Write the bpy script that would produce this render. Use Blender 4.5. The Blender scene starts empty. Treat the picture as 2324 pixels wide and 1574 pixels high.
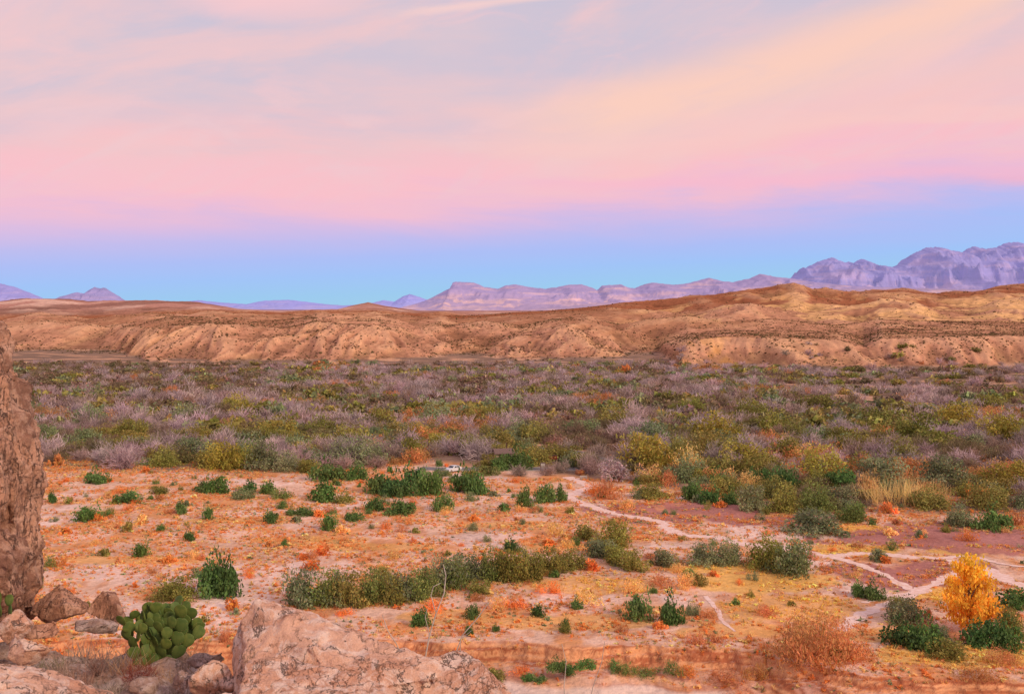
import bpy, bmesh, math, random
import numpy as np
from mathutils import Vector, Matrix
random.seed(7); rng=np.random.default_rng(7)
scene=bpy.context.scene; COL=scene.collection
EYE=40.0; F=2492.0; CX=1162.0; HY=700.0
def D(py,z=0.0): return (EYE-z)*F/(py-HY)
def G(px,py,z=0.0):
    d=D(py,z); return ((px-CX)/F*d,d)
def lin(r,g,b):
    f=lambda c:(c/255/12.92) if c/255<=0.04045 else ((c/255+0.055)/1.055)**2.4
    return (f(r),f(g),f(b))
# ---------- numpy noise
def perlin(x,y,seed=0):
    x=np.asarray(x,dtype=np.float64); y=np.asarray(y,dtype=np.float64)
    xi=np.floor(x).astype(np.int64); yi=np.floor(y).astype(np.int64)
    xf=x-xi; yf=y-yi
    u=xf*xf*xf*(xf*(xf*6-15)+10); v=yf*yf*yf*(yf*(yf*6-15)+10)
    def g(ix,iy,dx,dy):
        h=(ix*374761393+iy*668265263+seed*1442695041)&0xffffffff
        h=((h^(h>>13))*1274126177)&0xffffffff
        h=(h^(h>>16))&0xffff
        a=h*(2*np.pi/65536.0)
        return np.cos(a)*dx+np.sin(a)*dy
    n00=g(xi,yi,xf,yf); n10=g(xi+1,yi,xf-1,yf); n01=g(xi,yi+1,xf,yf-1); n11=g(xi+1,yi+1,xf-1,yf-1)
    return ((n00*(1-u)+n10*u)*(1-v)+(n01*(1-u)+n11*u)*v)*1.4
def fbm(x,y,o=4,seed=0):
    s=0;a=1.0;t=0
    for i in range(o):
        s=s+a*perlin(x*2**i,y*2**i,seed+i); t+=a; a*=0.5
    return s/t
def ridged(x,y,o=4,seed=0,gain=.5):
    s=0;a=1.0;t=0
    for i in range(o):
        s=s+a*(1-2*np.abs(perlin(x*2**i,y*2**i,seed+i))); t+=a; a*=gain
    return s/t
def sm(t): t=np.clip(t,0,1); return t*t*(3-2*t)
# ---------- materials
def newmat(name):
    m=bpy.data.materials.new(name); m.use_nodes=True
    nt=m.node_tree; b=nt.nodes["Principled BSDF"]; b.inputs["Roughness"].default_value=0.9
    b.inputs["Specular IOR Level"].default_value=0.15
    return m,nt,b
def N(nt,t,**k):
    n=nt.nodes.new(t)
    for a,v in k.items(): setattr(n,a,v)
    return n
def mixc(nt,fac,a,b,mode='MIX'):
    n=N(nt,'ShaderNodeMix',data_type='RGBA',blend_type=mode)
    for s,v in ((n.inputs[0],fac),(n.inputs[6],a),(n.inputs[7],b)):
        if isinstance(v,(int,float)): s.default_value=v
        elif isinstance(v,tuple): s.default_value=(*v[:3],1)
        else: nt.links.new(v,s)
    return n.outputs[2]
def math_(nt,op,a,b=0.0,c=None,clamp=False):
    n=N(nt,'ShaderNodeMath',operation=op); n.use_clamp=clamp
    for i,v in enumerate((a,b,c)):
        if v is None: continue
        if isinstance(v,(int,float)): n.inputs[i].default_value=v
        else: nt.links.new(v,n.inputs[i])
    return n.outputs[0]
def mapr(nt,v,a,b,c=0.0,d=1.0,smooth=True):
    n=N(nt,'ShaderNodeMapRange'); n.interpolation_type='SMOOTHSTEP' if smooth else 'LINEAR'
    nt.links.new(v,n.inputs[0])
    for i,q in enumerate((a,b,c,d)): n.inputs[i+1].default_value=q
    return n.outputs[0]
def noise(nt,vec,scale,detail=4,rough=0.55,dist=0.0):
    n=N(nt,'ShaderNodeTexNoise'); n.inputs['Scale'].default_value=scale; n.inputs['Detail'].default_value=detail
    n.inputs['Roughness'].default_value=rough; n.inputs['Distortion'].default_value=dist
    if vec is not None: nt.links.new(vec,n.inputs['Vector'])
    return n.outputs[0]
def simple(name,col,rough=0.7,metal=0.0,var=0.25,scale=8):
    m,nt,b=newmat(name); tc=N(nt,'ShaderNodeTexCoord')
    n=noise(nt,tc.outputs['Object'],scale)
    c=mixc(nt,mapr(nt,n,0.3,0.7),tuple(x*(1-var) for x in col),tuple(min(1,x*(1+var)) for x in col))
    nt.links.new(c,b.inputs['Base Color']); b.inputs['Roughness'].default_value=rough; b.inputs['Metallic'].default_value=metal
    return m
def foliage_mat():
    m=bpy.data.materials.new("foliage"); m.use_nodes=True; nt=m.node_tree; nt.nodes.clear()
    at=N(nt,'ShaderNodeAttribute',attribute_name='Col'); oi=N(nt,'ShaderNodeObjectInfo')
    c=mixc(nt,1.0,at.outputs['Color'],oi.outputs['Color'],'MULTIPLY')
    d=N(nt,'ShaderNodeBsdfDiffuse'); t=N(nt,'ShaderNodeBsdfTranslucent'); mx=N(nt,'ShaderNodeMixShader'); mx.inputs[0].default_value=0.3
    nt.links.new(c,d.inputs[0]); nt.links.new(c,t.inputs[0]); nt.links.new(d.outputs[0],mx.inputs[1]); nt.links.new(t.outputs[0],mx.inputs[2])
    o=N(nt,'ShaderNodeOutputMaterial'); nt.links.new(mx.outputs[0],o.inputs[0]); return m
FOL=foliage_mat()
def terrain_mat(name,detail=True):
    m,nt,b=newmat(name); at=N(nt,'ShaderNodeAttribute',attribute_name='Col'); geo=N(nt,'ShaderNodeNewGeometry')
    p=geo.outputs['Position']
    if detail:
        n1=noise(nt,p,0.9,4,0.7); n2=noise(nt,p,0.09,5,0.65)
        s=math_(nt,'ADD',math_(nt,'MULTIPLY',n1,1.0),math_(nt,'MULTIPLY',n2,1.1))
        f=mapr(nt,s,0.7,1.4,0.66,1.32,False)
        bump=s
        dist=0.6
    else:
        n1=noise(nt,p,0.012,6,0.7); mp=N(nt,'ShaderNodeMapping'); mp.inputs['Scale'].default_value=(.0006,.0006,.02); nt.links.new(p,mp.inputs[0]); n2=noise(nt,mp.outputs[0],1.0,5,0.65)
        s=math_(nt,'ADD',n1,n2); f=mapr(nt,s,0.75,1.25,0.84,1.14,False); bump=s; dist=14
        b.inputs['Emission Color'].default_value=(*lin(160,170,225),1); b.inputs['Emission Strength'].default_value=.22  # bluish glow painted on as distance haze, mountains emit no light
    cm=N(nt,'ShaderNodeVectorMath',operation='SCALE'); nt.links.new(at.outputs['Color'],cm.inputs[0]); nt.links.new(f,cm.inputs['Scale'])
    nt.links.new(cm.outputs[0],b.inputs['Base Color'])
    bp=N(nt,'ShaderNodeBump'); bp.inputs['Strength'].default_value=0.7; bp.inputs['Distance'].default_value=dist
    nt.links.new(bump,bp.inputs['Height']); nt.links.new(bp.outputs[0],b.inputs['Normal'])
    b.inputs['Specular IOR Level'].default_value=0.0
    return m
def rock_mat(name,c1,c2,cd,pc,scale=1.0,st=(1.0,1.0,2.2),rot=(0.1,0.55,0.2),pamt=.75,bs=.9,vw=1.0,va=.6):
    m,nt,b=newmat(name); geo=N(nt,'ShaderNodeNewGeometry'); p=geo.outputs['Position']
    big=noise(nt,p,1.3*scale,5,0.65,0.6); fine=noise(nt,p,11*scale,6,0.75); gr=noise(nt,p,60*scale,3,0.7)
    c=mixc(nt,mapr(nt,big,0.40,0.60),c1,c2)
    c=mixc(nt,mapr(nt,fine,0.52,0.70,0,0.6),c,cd)
    pale=noise(nt,p,4.0*scale,7,0.75,0.8)
    c=mixc(nt,mapr(nt,pale,0.46,0.60,0,pamt),c,pc)
    mp=N(nt,'ShaderNodeMapping'); mp.inputs['Scale'].default_value=st; mp.inputs['Rotation'].default_value=rot; nt.links.new(p,mp.inputs[0])
    def vein(sc,w,det):
        a=noise(nt,mp.outputs[0],sc*scale,det,0.62,0.3); d=math_(nt,'ABSOLUTE',math_(nt,'SUBTRACT',a,.5)); return mapr(nt,d,0.0,w*vw,1,0)
    v1=math_(nt,'MULTIPLY',vein(1.4,.010,8),mapr(nt,pale,.42,.56,.2,1)); v2=math_(nt,'MULTIPLY',vein(3.6,.012,7),mapr(nt,big,.46,.58,.0,.8))
    crm=math_(nt,'MAXIMUM',v1,v2)
    c=mixc(nt,math_(nt,'MULTIPLY',crm,va),c,(0.13,0.065,0.05))
    c=mixc(nt,1.0,c,mixc(nt,gr,(0.72,0.72,0.72),(1.28,1.28,1.28)),'MULTIPLY')
    nt.links.new(c,b.inputs['Base Color'])
    h=math_(nt,'ADD',math_(nt,'MULTIPLY',fine,0.9),math_(nt,'SUBTRACT',math_(nt,'MULTIPLY',gr,0.3),math_(nt,'MULTIPLY',crm,0.9)))
    bp=N(nt,'ShaderNodeBump'); bp.inputs['Strength'].default_value=bs; bp.inputs['Distance'].default_value=0.06; nt.links.new(h,bp.inputs['Height']); nt.links.new(bp.outputs[0],b.inputs['Normal'])
    return m
# ---------- mesh helpers
def mesh_np(name,v,q,col=None,mat=None,smooth=False):
    me=bpy.data.meshes.new(name); v=np.asarray(v,dtype=np.float32); q=np.asarray(q,dtype=np.int32)
    k=q.shape[1]
    me.vertices.add(len(v)); me.vertices.foreach_set('co',v.ravel())
    me.loops.add(q.size); me.loops.foreach_set('vertex_index',q.ravel())
    me.polygons.add(len(q)); me.polygons.foreach_set('loop_start',np.arange(0,q.size,k,dtype=np.int32))
    me.update(calc_edges=True)
    me.polygons.foreach_set('use_smooth',np.full(len(q),smooth))
    if col is not None:
        a=me.attributes.new('Col','FLOAT_COLOR','POINT'); c=np.ones((len(v),4),dtype=np.float32); c[:,:3]=col; a.data.foreach_set('color',c.ravel())
    if mat: me.materials.append(mat)
    return me
def link(name,data,loc=(0,0,0),rot=0,scale=None,parent=None,label=None,cat=None,group=None,kind=None,color=None):
    o=bpy.data.objects.new(name,data); o.location=loc
    if rot: o.rotation_euler=(0,0,rot)
    if scale is not None: o.scale=scale
    if parent is not None: o.parent=parent
    if label: o['label']=label
    if cat: o['category']=cat
    if group: o['group']=group
    if kind: o['kind']=kind
    if color: o.color=(*color,1)
    COL.objects.link(o); return o
# ---------- terrain
xs=lambda px,t:np.interp(px,[p[0] for p in t],[p[1] for p in t])
EDGE=[(-700,1450),(850,1452),(1000,1460),(1150,1456),(1300,1468),(1450,1460),(1560,1470),(1660,1470),(1800,1504),(1950,1528),(2150,1542),(2324,1548),(3000,1552)]
TOE=[(-700,775),(0,782),(150,792),(260,804),(330,826),(500,829),(820,832),(950,820),(1040,812),(1110,818),(1200,826),(1400,818),(1500,808),(1545,835),(1700,830),(1950,838),(2324,832),(3000,834)]
HB=[(-700,12),(0,13),(120,17),(200,11),(280,16),(380,24),(480,28),(560,25),(640,20),(720,27),(860,26),(940,18),(1000,22),(1090,7),(1180,15),(1280,24),(1400,18),(1490,6),(1560,16),(1650,19),(1900,17),(1960,12),(2000,19),(3000,19)]
WB=[(-700,240),(0,240),(300,190),(480,140),(700,180),(900,150),(1100,200),(1430,180),(1540,62),(3000,62)]
PB=[(-700,760),(600,760),(850,735),(950,722),(1100,712),(1250,703),(1400,687),(1480,676),(1560,668),(1640,660),(1700,650),(1760,646),(1782,642),(1800,634),(1815,636),(1845,650),(1950,653),(2050,650),(2130,661),(2200,655),(2260,644),(2324,641),(2600,632),(3100,650)]
PC=[(-700,690),(-100,676),(0,682),(60,674),(150,676),(200,682),(290,678),(380,681),(450,684),(540,700),(640,706),(760,703),(800,692),(835,685),(880,694),(960,706),(1100,712),(3000,712)]
PB2=[(-700,780),(1380,760),(1500,735),(1580,715),(1640,690),(1700,684),(1760,702),(1830,710),(1930,690),(2020,670),(2080,682),(2130,704),(2200,706),(2260,680),(2330,668),(2400,680),(3000,690)]
PB3=[(-700,740),(0,742),(120,720),(240,738),(420,716),(540,734),(700,718),(850,738),(1000,742),(1100,722),(1180,738),(1250,724),(1330,716),(1400,736),(1480,720),(1560,712),(1640,730),(1750,720),(1900,737),(2000,722),(2200,730),(3000,730)]
PB4=[(-700,722),(0,724),(90,706),(200,722),(330,708),(480,724),(620,709),(760,722),(900,712),(1000,724),(1160,714),(1300,706),(1450,700),(1600,720),(3000,730)]
def terr(x,y):
    x=np.asarray(x,float); y=np.asarray(y,float)
    px=CX+F*x/y; z=np.zeros_like(x)
    ye=D(xs(px,EDGE))+.9*perlin(x/8,x*0+.5,3)+0.7*perlin(x/2.6,x*0+.5,4)+.35*perlin(x/.8,x*0+.5,14)
    hd=(1-.45*sm((px-1650)/250))*(.9+.25*perlin(x/6,x*0+.2,24))
    st=np.clip((ye-y)/1.7,0,1); st=st+.09*np.sin(st*12.5+x*.3)*(st*(1-st)*4)
    z=z-2.2*hd*st-(1.1+.8*(1-hd))*sm((ye-y-1)/8)
    z=z+0.35*sm((ye-y)/.4)*sm((y+4.0-ye)/2)*fbm(x/1.4,y/.7,3,6)
    qx=x+14*perlin(x/70,y/70,17)
    g=ridged(qx/80,y/300,4,11,.55); g2=ridged(qx/19,y/80,4,21,.6)
    toe=EYE*F/(xs(px,TOE)-HY)+26*perlin(x/120,y/500,5)+9*perlin(x/40,y/500,15)
    W=xs(px,WB); t=(y-toe-(1-g)*W*0.45-(1-g2)*W*0.13)/(W*.9)
    hb=xs(px,HB)
    z=z+hb*(sm(t)*.55+.45*np.clip(t,0,1))*(1+0.14*fbm(x/110,y/130,3,31)*sm(t))
    mid=sm(t/.4)*(1-sm((y-1500)/400)); z=z+mid*(g2-.4)*1.3+mid*fbm(qx/11,y/20,3,33)*.9
    far=sm((y-930)/250)*(1-sm((y-3200)/900))
    z=z+far*(ridged(x/190,y/240,6,41,.55)-0.42)*12+np.clip(y-950,0,3000)*0.0025
    def layer(z,prof,Dm,w0,back,sx,sy,amp,seed):
        zz=EYE+(HY-xs(px,prof))*Dm/F; e=ridged(qx/sx,y/sy,5,seed,.58)
        w=sm((y-(Dm-w0))/w0)*(1-sm((y-Dm)/back)); w=np.clip(w*(1-amp*(1-e)*(1-w*.75)*1.3),0,1)
        return z+np.maximum(0,zz-z)*w
    z=layer(z,PB3,1150,130,110,80,170,.65,81)
    z=layer(z,PB2,1480,330,300,80,180,.8,51)
    z=layer(z,PB4,1550,200,220,110,240,.65,91)
    z=layer(z,PB,2000,560,900,160,360,.6,61)
    z=layer(z,PC,4000,1100,1300,260,500,.6,71)
    z=np.where(y>4800,z+(28-z)*sm((y-4800)/1200),z)
    return z
ys=np.concatenate([np.geomspace(60,115,40,endpoint=False),np.geomspace(115,140,220,endpoint=False),np.geomspace(140,740,370,endpoint=False),np.geomspace(740,2300,500,endpoint=False),np.geomspace(2300,6000,120,endpoint=False),np.geomspace(6000,60000,30)])
ts=np.linspace(-0.72,0.72,1060)
Y,T=np.meshgrid(ys,ts,indexing='ij'); X=T*Y
Z=terr(X,Y)
PX=CX+F*T; PY=HY+F*EYE/Y
dzy=np.gradient(Z,axis=0)/np.gradient(Y,axis=0); dzx=np.gradient(Z,axis=1)/np.gradient(X,axis=1)
SL=np.sqrt(dzx**2+dzy**2)
def boxblur(a,r,ax):
    c=np.cumsum(np.pad(a,[(r+1,r) if i==ax else (0,0) for i in range(2)],mode='edge'),axis=ax)
    n=a.shape[ax]; return (np.take(c,range(2*r+1,2*r+1+n),axis=ax)-np.take(c,range(0,n),axis=ax))/(2*r+1)
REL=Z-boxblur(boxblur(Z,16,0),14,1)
def L(a,b,t): return a*(1-t[...,None])+b*t[...,None]
A=lambda *c:np.array(lin(*c))
C=np.zeros(X.shape+(3,))+A(240,196,168)
n1=fbm(X/9,Y/14,5,101); n2=fbm(X/28,Y/22,4,111); n3=fbm(X/3.0,Y/6,4,121); n6=fbm(X/1.2,Y/2.0,3,125)
C=L(C,A(232,160,102),sm((n1+0.03)/0.25)*0.88)
C=L(C,A(248,216,200),sm((n2-0.05)/0.22)*0.75)
C=L(C,A(222,150,104),sm((n3-0.10)/0.2)*0.55)
C=L(C,A(204,150,122),sm((n6-0.2)/0.2)*0.5)
def blob(cx,cy,rx,ry): 
    d=((PX-cx)/rx)**2+((PY-cy)/ry)**2+ (n1+n3*0.6)*1.6
    return sm((1.25-d)/0.5)
yl=np.clip(sum(blob(*b) for b in [(1940,1248,110,12),(2200,1250,90,11),(1720,1320,160,26),(1640,1290,120,12),(1960,1200,70,8),(2150,1345,80,18),(2200,1490,220,26),(1560,1170,80,8),(2100,1265,60,6)]),0,1)
C=L(C,A(246,190,106),yl*0.9)
yl2=np.clip(sum(blob(*b) for b in [(1780,1380,170,34),(1350,1330,150,22),(1300,1240,110,10),(700,1225,140,9),(1300,1410,200,18),(1700,1430,150,18),(300,1270,150,10),(850,1240,170,10),(560,1180,120,8),(1050,1400,150,16),(1150,1190,120,7),(250,1190,100,6),(2000,1440,120,16)]),0,1)
C=L(C,A(242,178,106),yl2*0.8)
mv=np.clip(sum(blob(*b) for b in [(1600,1155,260,20),(2150,1215,260,28),(2090,1302,150,34),(1500,1178,120,13),(1750,1180,200,12),(2300,1240,160,20),(1980,1290,90,20)]),0,1)
C=L(C,A(184,120,112),mv*0.9)
ye=D(xs(PX,EDGE)); bk=sm((ye+1.4-Y)/1.2)
strat=sm((fbm(X/9,Z*3.0,4,181)+.2)/.35)
C=L(C,L(np.zeros_like(C)+A(182,108,74),np.zeros_like(C)+A(232,166,118),strat),bk*(.35+.65*sm(SL/.5)))
C=L(C,A(244,212,192),sm((-2.72-Z)/0.22)*.9*(PX<1900))
nearl=np.interp(PX,[-700,560,1000,1260,1435,1800,2324,3000],[1040,1070,1044,1072,1092,1150,1168,1170])
th=sm((nearl-PY+10)/14)
C=L(C,L(np.zeros_like(C)+A(150,122,104),np.zeros_like(C)+A(216,166,134),sm((n2+0.0)/0.3)),th)
hl=sm((Z-0.6)/1.2)*(Y>600)
m1=fbm(X/60,Y/90,4,141); m3=fbm(X/200,Y/260,4,161); m5=fbm(X/22,Y/40,3,191); m6=fbm(X/6,Y/10,3,195)
HC=np.zeros_like(C)+A(212,154,120)
HC=L(HC,A(234,178,132),sm((m1-0.0)/0.2)*0.7)
HC=L(HC,A(188,132,104),sm((m5-0.0)/0.25)*0.5)
HC=L(HC,A(160,112,86),sm((m6-0.10)/0.15)*0.35)
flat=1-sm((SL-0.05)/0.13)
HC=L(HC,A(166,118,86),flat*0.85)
HC=L(HC,A(172,118,86),sm((m3-.0)/.12)*.6*(Y>950))
rb=sm((Y-1600)/200)*(1-sm((Y-2900)/400)); HC=L(HC,A(168,104,72),rb*sm((0.3-m3)/0.25)*0.95)
bd=sm((Y-1100)/120)*(1-sm((Y-1700)/250))*sm((PX-1350)/200); HC=L(HC,A(246,192,130),bd*sm((m1+m3+0.10)/0.2)*sm((SL-0.08)/0.12)*0.85)
yc=sm(1-((PX-1620)/100)**2)*sm((860-Y)/40)*sm((m5+.1)/.2); HC=L(HC,A(244,178,106),yc*.65)
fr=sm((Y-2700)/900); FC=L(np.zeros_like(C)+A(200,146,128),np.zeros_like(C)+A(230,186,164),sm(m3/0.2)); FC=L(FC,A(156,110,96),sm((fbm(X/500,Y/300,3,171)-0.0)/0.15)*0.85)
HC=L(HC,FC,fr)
rel=REL/np.clip(Y/1000,.8,3); HC=HC*(1-0.34*sm((-rel-.2)/1.6))[...,None]; HC=L(HC,A(240,190,148),sm((rel-.3)/1.3)*.35*(1-fr)*sm((SL-.06)/.1))  # relief shading painted in: gullies darkened for scrub and shade, ridges highlighted
HC=L(HC,A(178,150,168),sm((Y-5200)/2500))  # far ground fades to mauve with distance, painted haze
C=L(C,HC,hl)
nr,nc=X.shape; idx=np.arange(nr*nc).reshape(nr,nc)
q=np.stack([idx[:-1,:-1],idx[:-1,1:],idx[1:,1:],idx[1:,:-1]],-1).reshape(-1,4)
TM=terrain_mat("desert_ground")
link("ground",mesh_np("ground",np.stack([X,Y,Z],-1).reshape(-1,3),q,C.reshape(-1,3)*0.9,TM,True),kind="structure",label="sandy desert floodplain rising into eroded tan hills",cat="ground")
wm,nt,b=newmat("river_water"); b.inputs['Base Color'].default_value=(0.12,0.07,0.05,1); b.inputs['Roughness'].default_value=0.12; b.inputs['Specular IOR Level'].default_value=0.5
nz=noise(nt,None,2.0,4); bp=N(nt,'ShaderNodeBump'); bp.inputs['Distance'].default_value=0.05; nt.links.new(nz,bp.inputs['Height']); nt.links.new(bp.outputs[0],b.inputs['Normal'])
wv=[];wq=[]
for i in range(40):
    x=-90+i*5.0; fy=118.5+2*math.sin(x/17)+max(0,(x-20)*0.2)
    wv+=[(x,62,-3.25),(x,min(fy,123.5),-3.25)]
    if i: wq.append((2*i-2,2*i,2*i+1,2*i-1))
link("river",mesh_np("river",wv,wq,None,wm),kind="structure",label="muddy brown river below the cut bank",cat="river")
# ---------- distant mountains
MM=terrain_mat("hazy_mountain_rock",False)
def mountain(name,prof,Dm,W,cols,seed,label,gul=1.0,base=24,crag=1.0,cl=.5):
    pxs=np.linspace(prof[0][0],prof[-1][0],620); nd=121
    dy=np.concatenate([np.linspace(-W,0,80,endpoint=False),np.linspace(0,W*.8,nd-80)]); P,DY=np.meshgrid(pxs,dy); Yy=Dm+DY; Xx=(P-CX)/F*Dm
    top=EYE+(HY-xs(P,prof))*Dm/F; hgt=top-base
    w=np.clip(1-np.abs(DY)/(W*np.where(DY<0,1,0.8)),0,1)
    s=Dm/8000.
    wx=Xx+120*s*perlin(Xx/(500*s),Yy/(400*s),seed+3)
    e=ridged(wx/(380*s),Yy/(700*s),6,seed,.55); e2=fbm(wx/(90*s),Yy/(130*s),5,seed+9)
    ww=np.clip(w+0.34*gul*(e-0.45)*4*w*(1-w)+0.08*e2*(1-w)*(w>0),0,1)
    cliff=sm((ww-0.58)/0.14)*0.22*cl+sm((ww-0.84)/0.08)*.12*cl; cliff=cliff+ww*(1-.22*cl-.12*cl)
    Zz=base-6+ (hgt+6)*cliff
    Zz=Zz+crag*s*(6*perlin(Xx/(38*s),Yy*0,seed+7)+4*perlin(Xx/(15*s),Yy*0,seed+8))*sm((w-.7)/.3)*np.clip(hgt/(120*s),0,1)
    fz=(Zz-base)/np.maximum(hgt,30)
    c=L(np.zeros(P.shape+(3,))+A(*cols[0]),np.zeros(P.shape+(3,))+A(*cols[1]),sm((fz+0.35*e2-0.25)/0.5))  # rock tones shifted to mauve and blue, haze painted into the colour
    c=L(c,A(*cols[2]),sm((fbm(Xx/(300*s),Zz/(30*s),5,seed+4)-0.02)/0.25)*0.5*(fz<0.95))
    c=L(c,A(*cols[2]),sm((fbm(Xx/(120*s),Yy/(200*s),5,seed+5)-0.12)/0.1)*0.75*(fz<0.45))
    n0,m0=P.shape; ii=np.arange(n0*m0).reshape(n0,m0)
    qq=np.stack([ii[:-1,:-1],ii[:-1,1:],ii[1:,1:],ii[1:,:-1]],-1).reshape(-1,4)
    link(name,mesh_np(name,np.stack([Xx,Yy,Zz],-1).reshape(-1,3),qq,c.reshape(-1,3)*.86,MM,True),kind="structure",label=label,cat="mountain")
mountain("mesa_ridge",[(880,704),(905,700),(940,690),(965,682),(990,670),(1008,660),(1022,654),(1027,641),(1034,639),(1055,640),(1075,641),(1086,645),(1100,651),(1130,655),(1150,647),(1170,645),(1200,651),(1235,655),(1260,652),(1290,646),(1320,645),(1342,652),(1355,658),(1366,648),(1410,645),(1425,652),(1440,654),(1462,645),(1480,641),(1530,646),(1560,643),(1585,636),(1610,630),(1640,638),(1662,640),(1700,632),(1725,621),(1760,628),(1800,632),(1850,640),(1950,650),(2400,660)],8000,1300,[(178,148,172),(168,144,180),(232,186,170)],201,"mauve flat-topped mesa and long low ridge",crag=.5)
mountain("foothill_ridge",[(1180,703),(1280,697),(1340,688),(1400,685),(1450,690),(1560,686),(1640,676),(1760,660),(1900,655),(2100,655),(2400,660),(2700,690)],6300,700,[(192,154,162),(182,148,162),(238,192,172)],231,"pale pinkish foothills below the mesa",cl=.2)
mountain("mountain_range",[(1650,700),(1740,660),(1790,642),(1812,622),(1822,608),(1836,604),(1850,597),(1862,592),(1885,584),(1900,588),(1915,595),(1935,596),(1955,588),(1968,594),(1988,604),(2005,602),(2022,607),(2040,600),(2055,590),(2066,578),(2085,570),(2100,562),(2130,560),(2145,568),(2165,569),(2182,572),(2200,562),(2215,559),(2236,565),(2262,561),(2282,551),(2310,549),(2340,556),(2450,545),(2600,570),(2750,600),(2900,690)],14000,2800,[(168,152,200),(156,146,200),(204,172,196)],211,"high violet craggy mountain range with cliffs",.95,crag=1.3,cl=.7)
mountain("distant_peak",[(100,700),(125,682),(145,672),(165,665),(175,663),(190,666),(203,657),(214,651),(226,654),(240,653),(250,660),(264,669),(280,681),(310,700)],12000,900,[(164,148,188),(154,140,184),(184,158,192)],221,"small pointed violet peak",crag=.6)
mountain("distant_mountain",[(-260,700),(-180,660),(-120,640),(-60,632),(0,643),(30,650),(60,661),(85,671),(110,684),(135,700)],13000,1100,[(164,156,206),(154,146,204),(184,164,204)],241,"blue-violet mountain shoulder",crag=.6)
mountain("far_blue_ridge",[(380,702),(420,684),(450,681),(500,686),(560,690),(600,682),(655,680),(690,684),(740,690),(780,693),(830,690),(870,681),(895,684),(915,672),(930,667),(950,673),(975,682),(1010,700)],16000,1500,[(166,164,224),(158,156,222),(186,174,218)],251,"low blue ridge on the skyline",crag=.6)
# ---------- vegetation meshes
def quads_from(c,u,v):
    n=len(c); V=np.empty((n,4,3)); V[:,0]=c-u-v; V[:,1]=c+u-v; V[:,2]=c+u+v; V[:,3]=c-u+v
    return V.reshape(-1,3)
def rv(r,n):
    a=r.normal(size=(n,3)); return a/np.linalg.norm(a,axis=1,keepdims=True)
def segs(p0,p1,w0,w1,r):
    d=p1-p0; s=np.cross(d,rv(r,len(p0))); s/=np.linalg.norm(s,axis=1,keepdims=True)+1e-9
    V=np.empty((len(p0),4,3)); V[:,0]=p0-s*w0; V[:,1]=p0+s*w0; V[:,2]=p1+s*w1; V[:,3]=p1-s*w1
    return V.reshape(-1,3)
def leafy(seed,ncl=16,nl=32,ls=0.07,asp=1.0,low=0.0,stem=(0.9,0.7,0.6),var=0.3,cone=0.0,stemn=9,up=0.0,fuzz=0.0,crs=1.0):
    r=np.random.default_rng(seed)
    d=rv(r,ncl); d[:,2]=np.abs(d[:,2]); rad=r.uniform(0.3,0.8,ncl)
    c=d*rad[:,None]; c[:,2]=c[:,2]*1.0+low
    c[:,:2]*= (1-cone*np.clip(c[:,2:3],0,1))
    cr=crs*r.uniform(0.16,0.38,ncl)*(1-0.55*cone*np.clip(c[:,2],0,1)); br=r.uniform(1-var,1+var,ncl)
    k=np.repeat(np.arange(ncl),nl); n=len(k)
    rr=r.uniform(0.35,1.0,n)**0.5*1.05; rr=np.where(r.random(n)<fuzz,rr*r.uniform(1,1.6,n),rr)
    p=c[k]+rv(r,n)*(cr[k]*rr)[:,None]*np.array([1,1,0.9])
    p[:,2]=np.abs(p[:,2])*0.98
    u=rv(r,n); v=np.cross(u,rv(r,n)); v/=np.linalg.norm(v,axis=1,keepdims=True)
    if up: v=v*(1-up)+np.array([0,0,1])*up
    s=ls*r.uniform(0.5,1.3,n)
    V=quads_from(p,u*s[:,None]*asp,v*s[:,None]/asp)
    cc=np.repeat((br[k]*r.uniform(0.7,1.3,n))[:,None]*(1+r.normal(0,0.08,(n,3))),4,axis=0)
    m=stemn; p0=np.zeros((m,3)); p0[:,:2]=r.normal(0,0.06,(m,2)); p1=c[r.integers(0,ncl,m)]
    S=segs(p0,p1,0.03,0.01,r); V=np.vstack([V,S]); cc=np.vstack([cc,np.repeat(np.array([stem])*np.ones((m,1)),4,axis=0)])
    return V,np.clip(cc,0,3)
def twiggy(seed,n=420,w=0.012,ln=0.34,nlimb=12,var=0.25):
    r=np.random.default_rng(seed); d=rv(r,nlimb); d[:,2]=np.abs(d[:,2])+0.35; d/=np.linalg.norm(d,axis=1,keepdims=True)
    e=d*r.uniform(0.5,0.8,nlimb)[:,None]; p0=np.zeros((nlimb,3)); p0[:,:2]=r.normal(0,0.08,(nlimb,2))
    V=[segs(p0,e,np.full((nlimb,1),w*2.2),np.full((nlimb,1),w*1.2),r)]
    k=r.integers(0,nlimb,n); t=r.uniform(0.3,1.05,n)[:,None]; s=p0[k]*(1-t)+e[k]*t+r.normal(0,0.13,(n,3))
    dd=d[k]*0.55+rv(r,n)*0.7+np.array([0,0,0.3]); dd/=np.linalg.norm(dd,axis=1,keepdims=True)
    f=s+dd*(ln*r.uniform(0.5,1.1,n))[:,None]; s[:,2]=np.abs(s[:,2]); f[:,2]=np.abs(f[:,2])
    V.append(segs(s,f,w,w*0.5,r)); V=np.vstack(V)
    b=r.uniform(1-var,1+var,nlimb); cc=np.concatenate([b*0.6,b[k]*r.uniform(0.75,1.3,n)])
    return V,np.repeat(cc[:,None]*np.ones((1,3)),4,axis=0)
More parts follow.
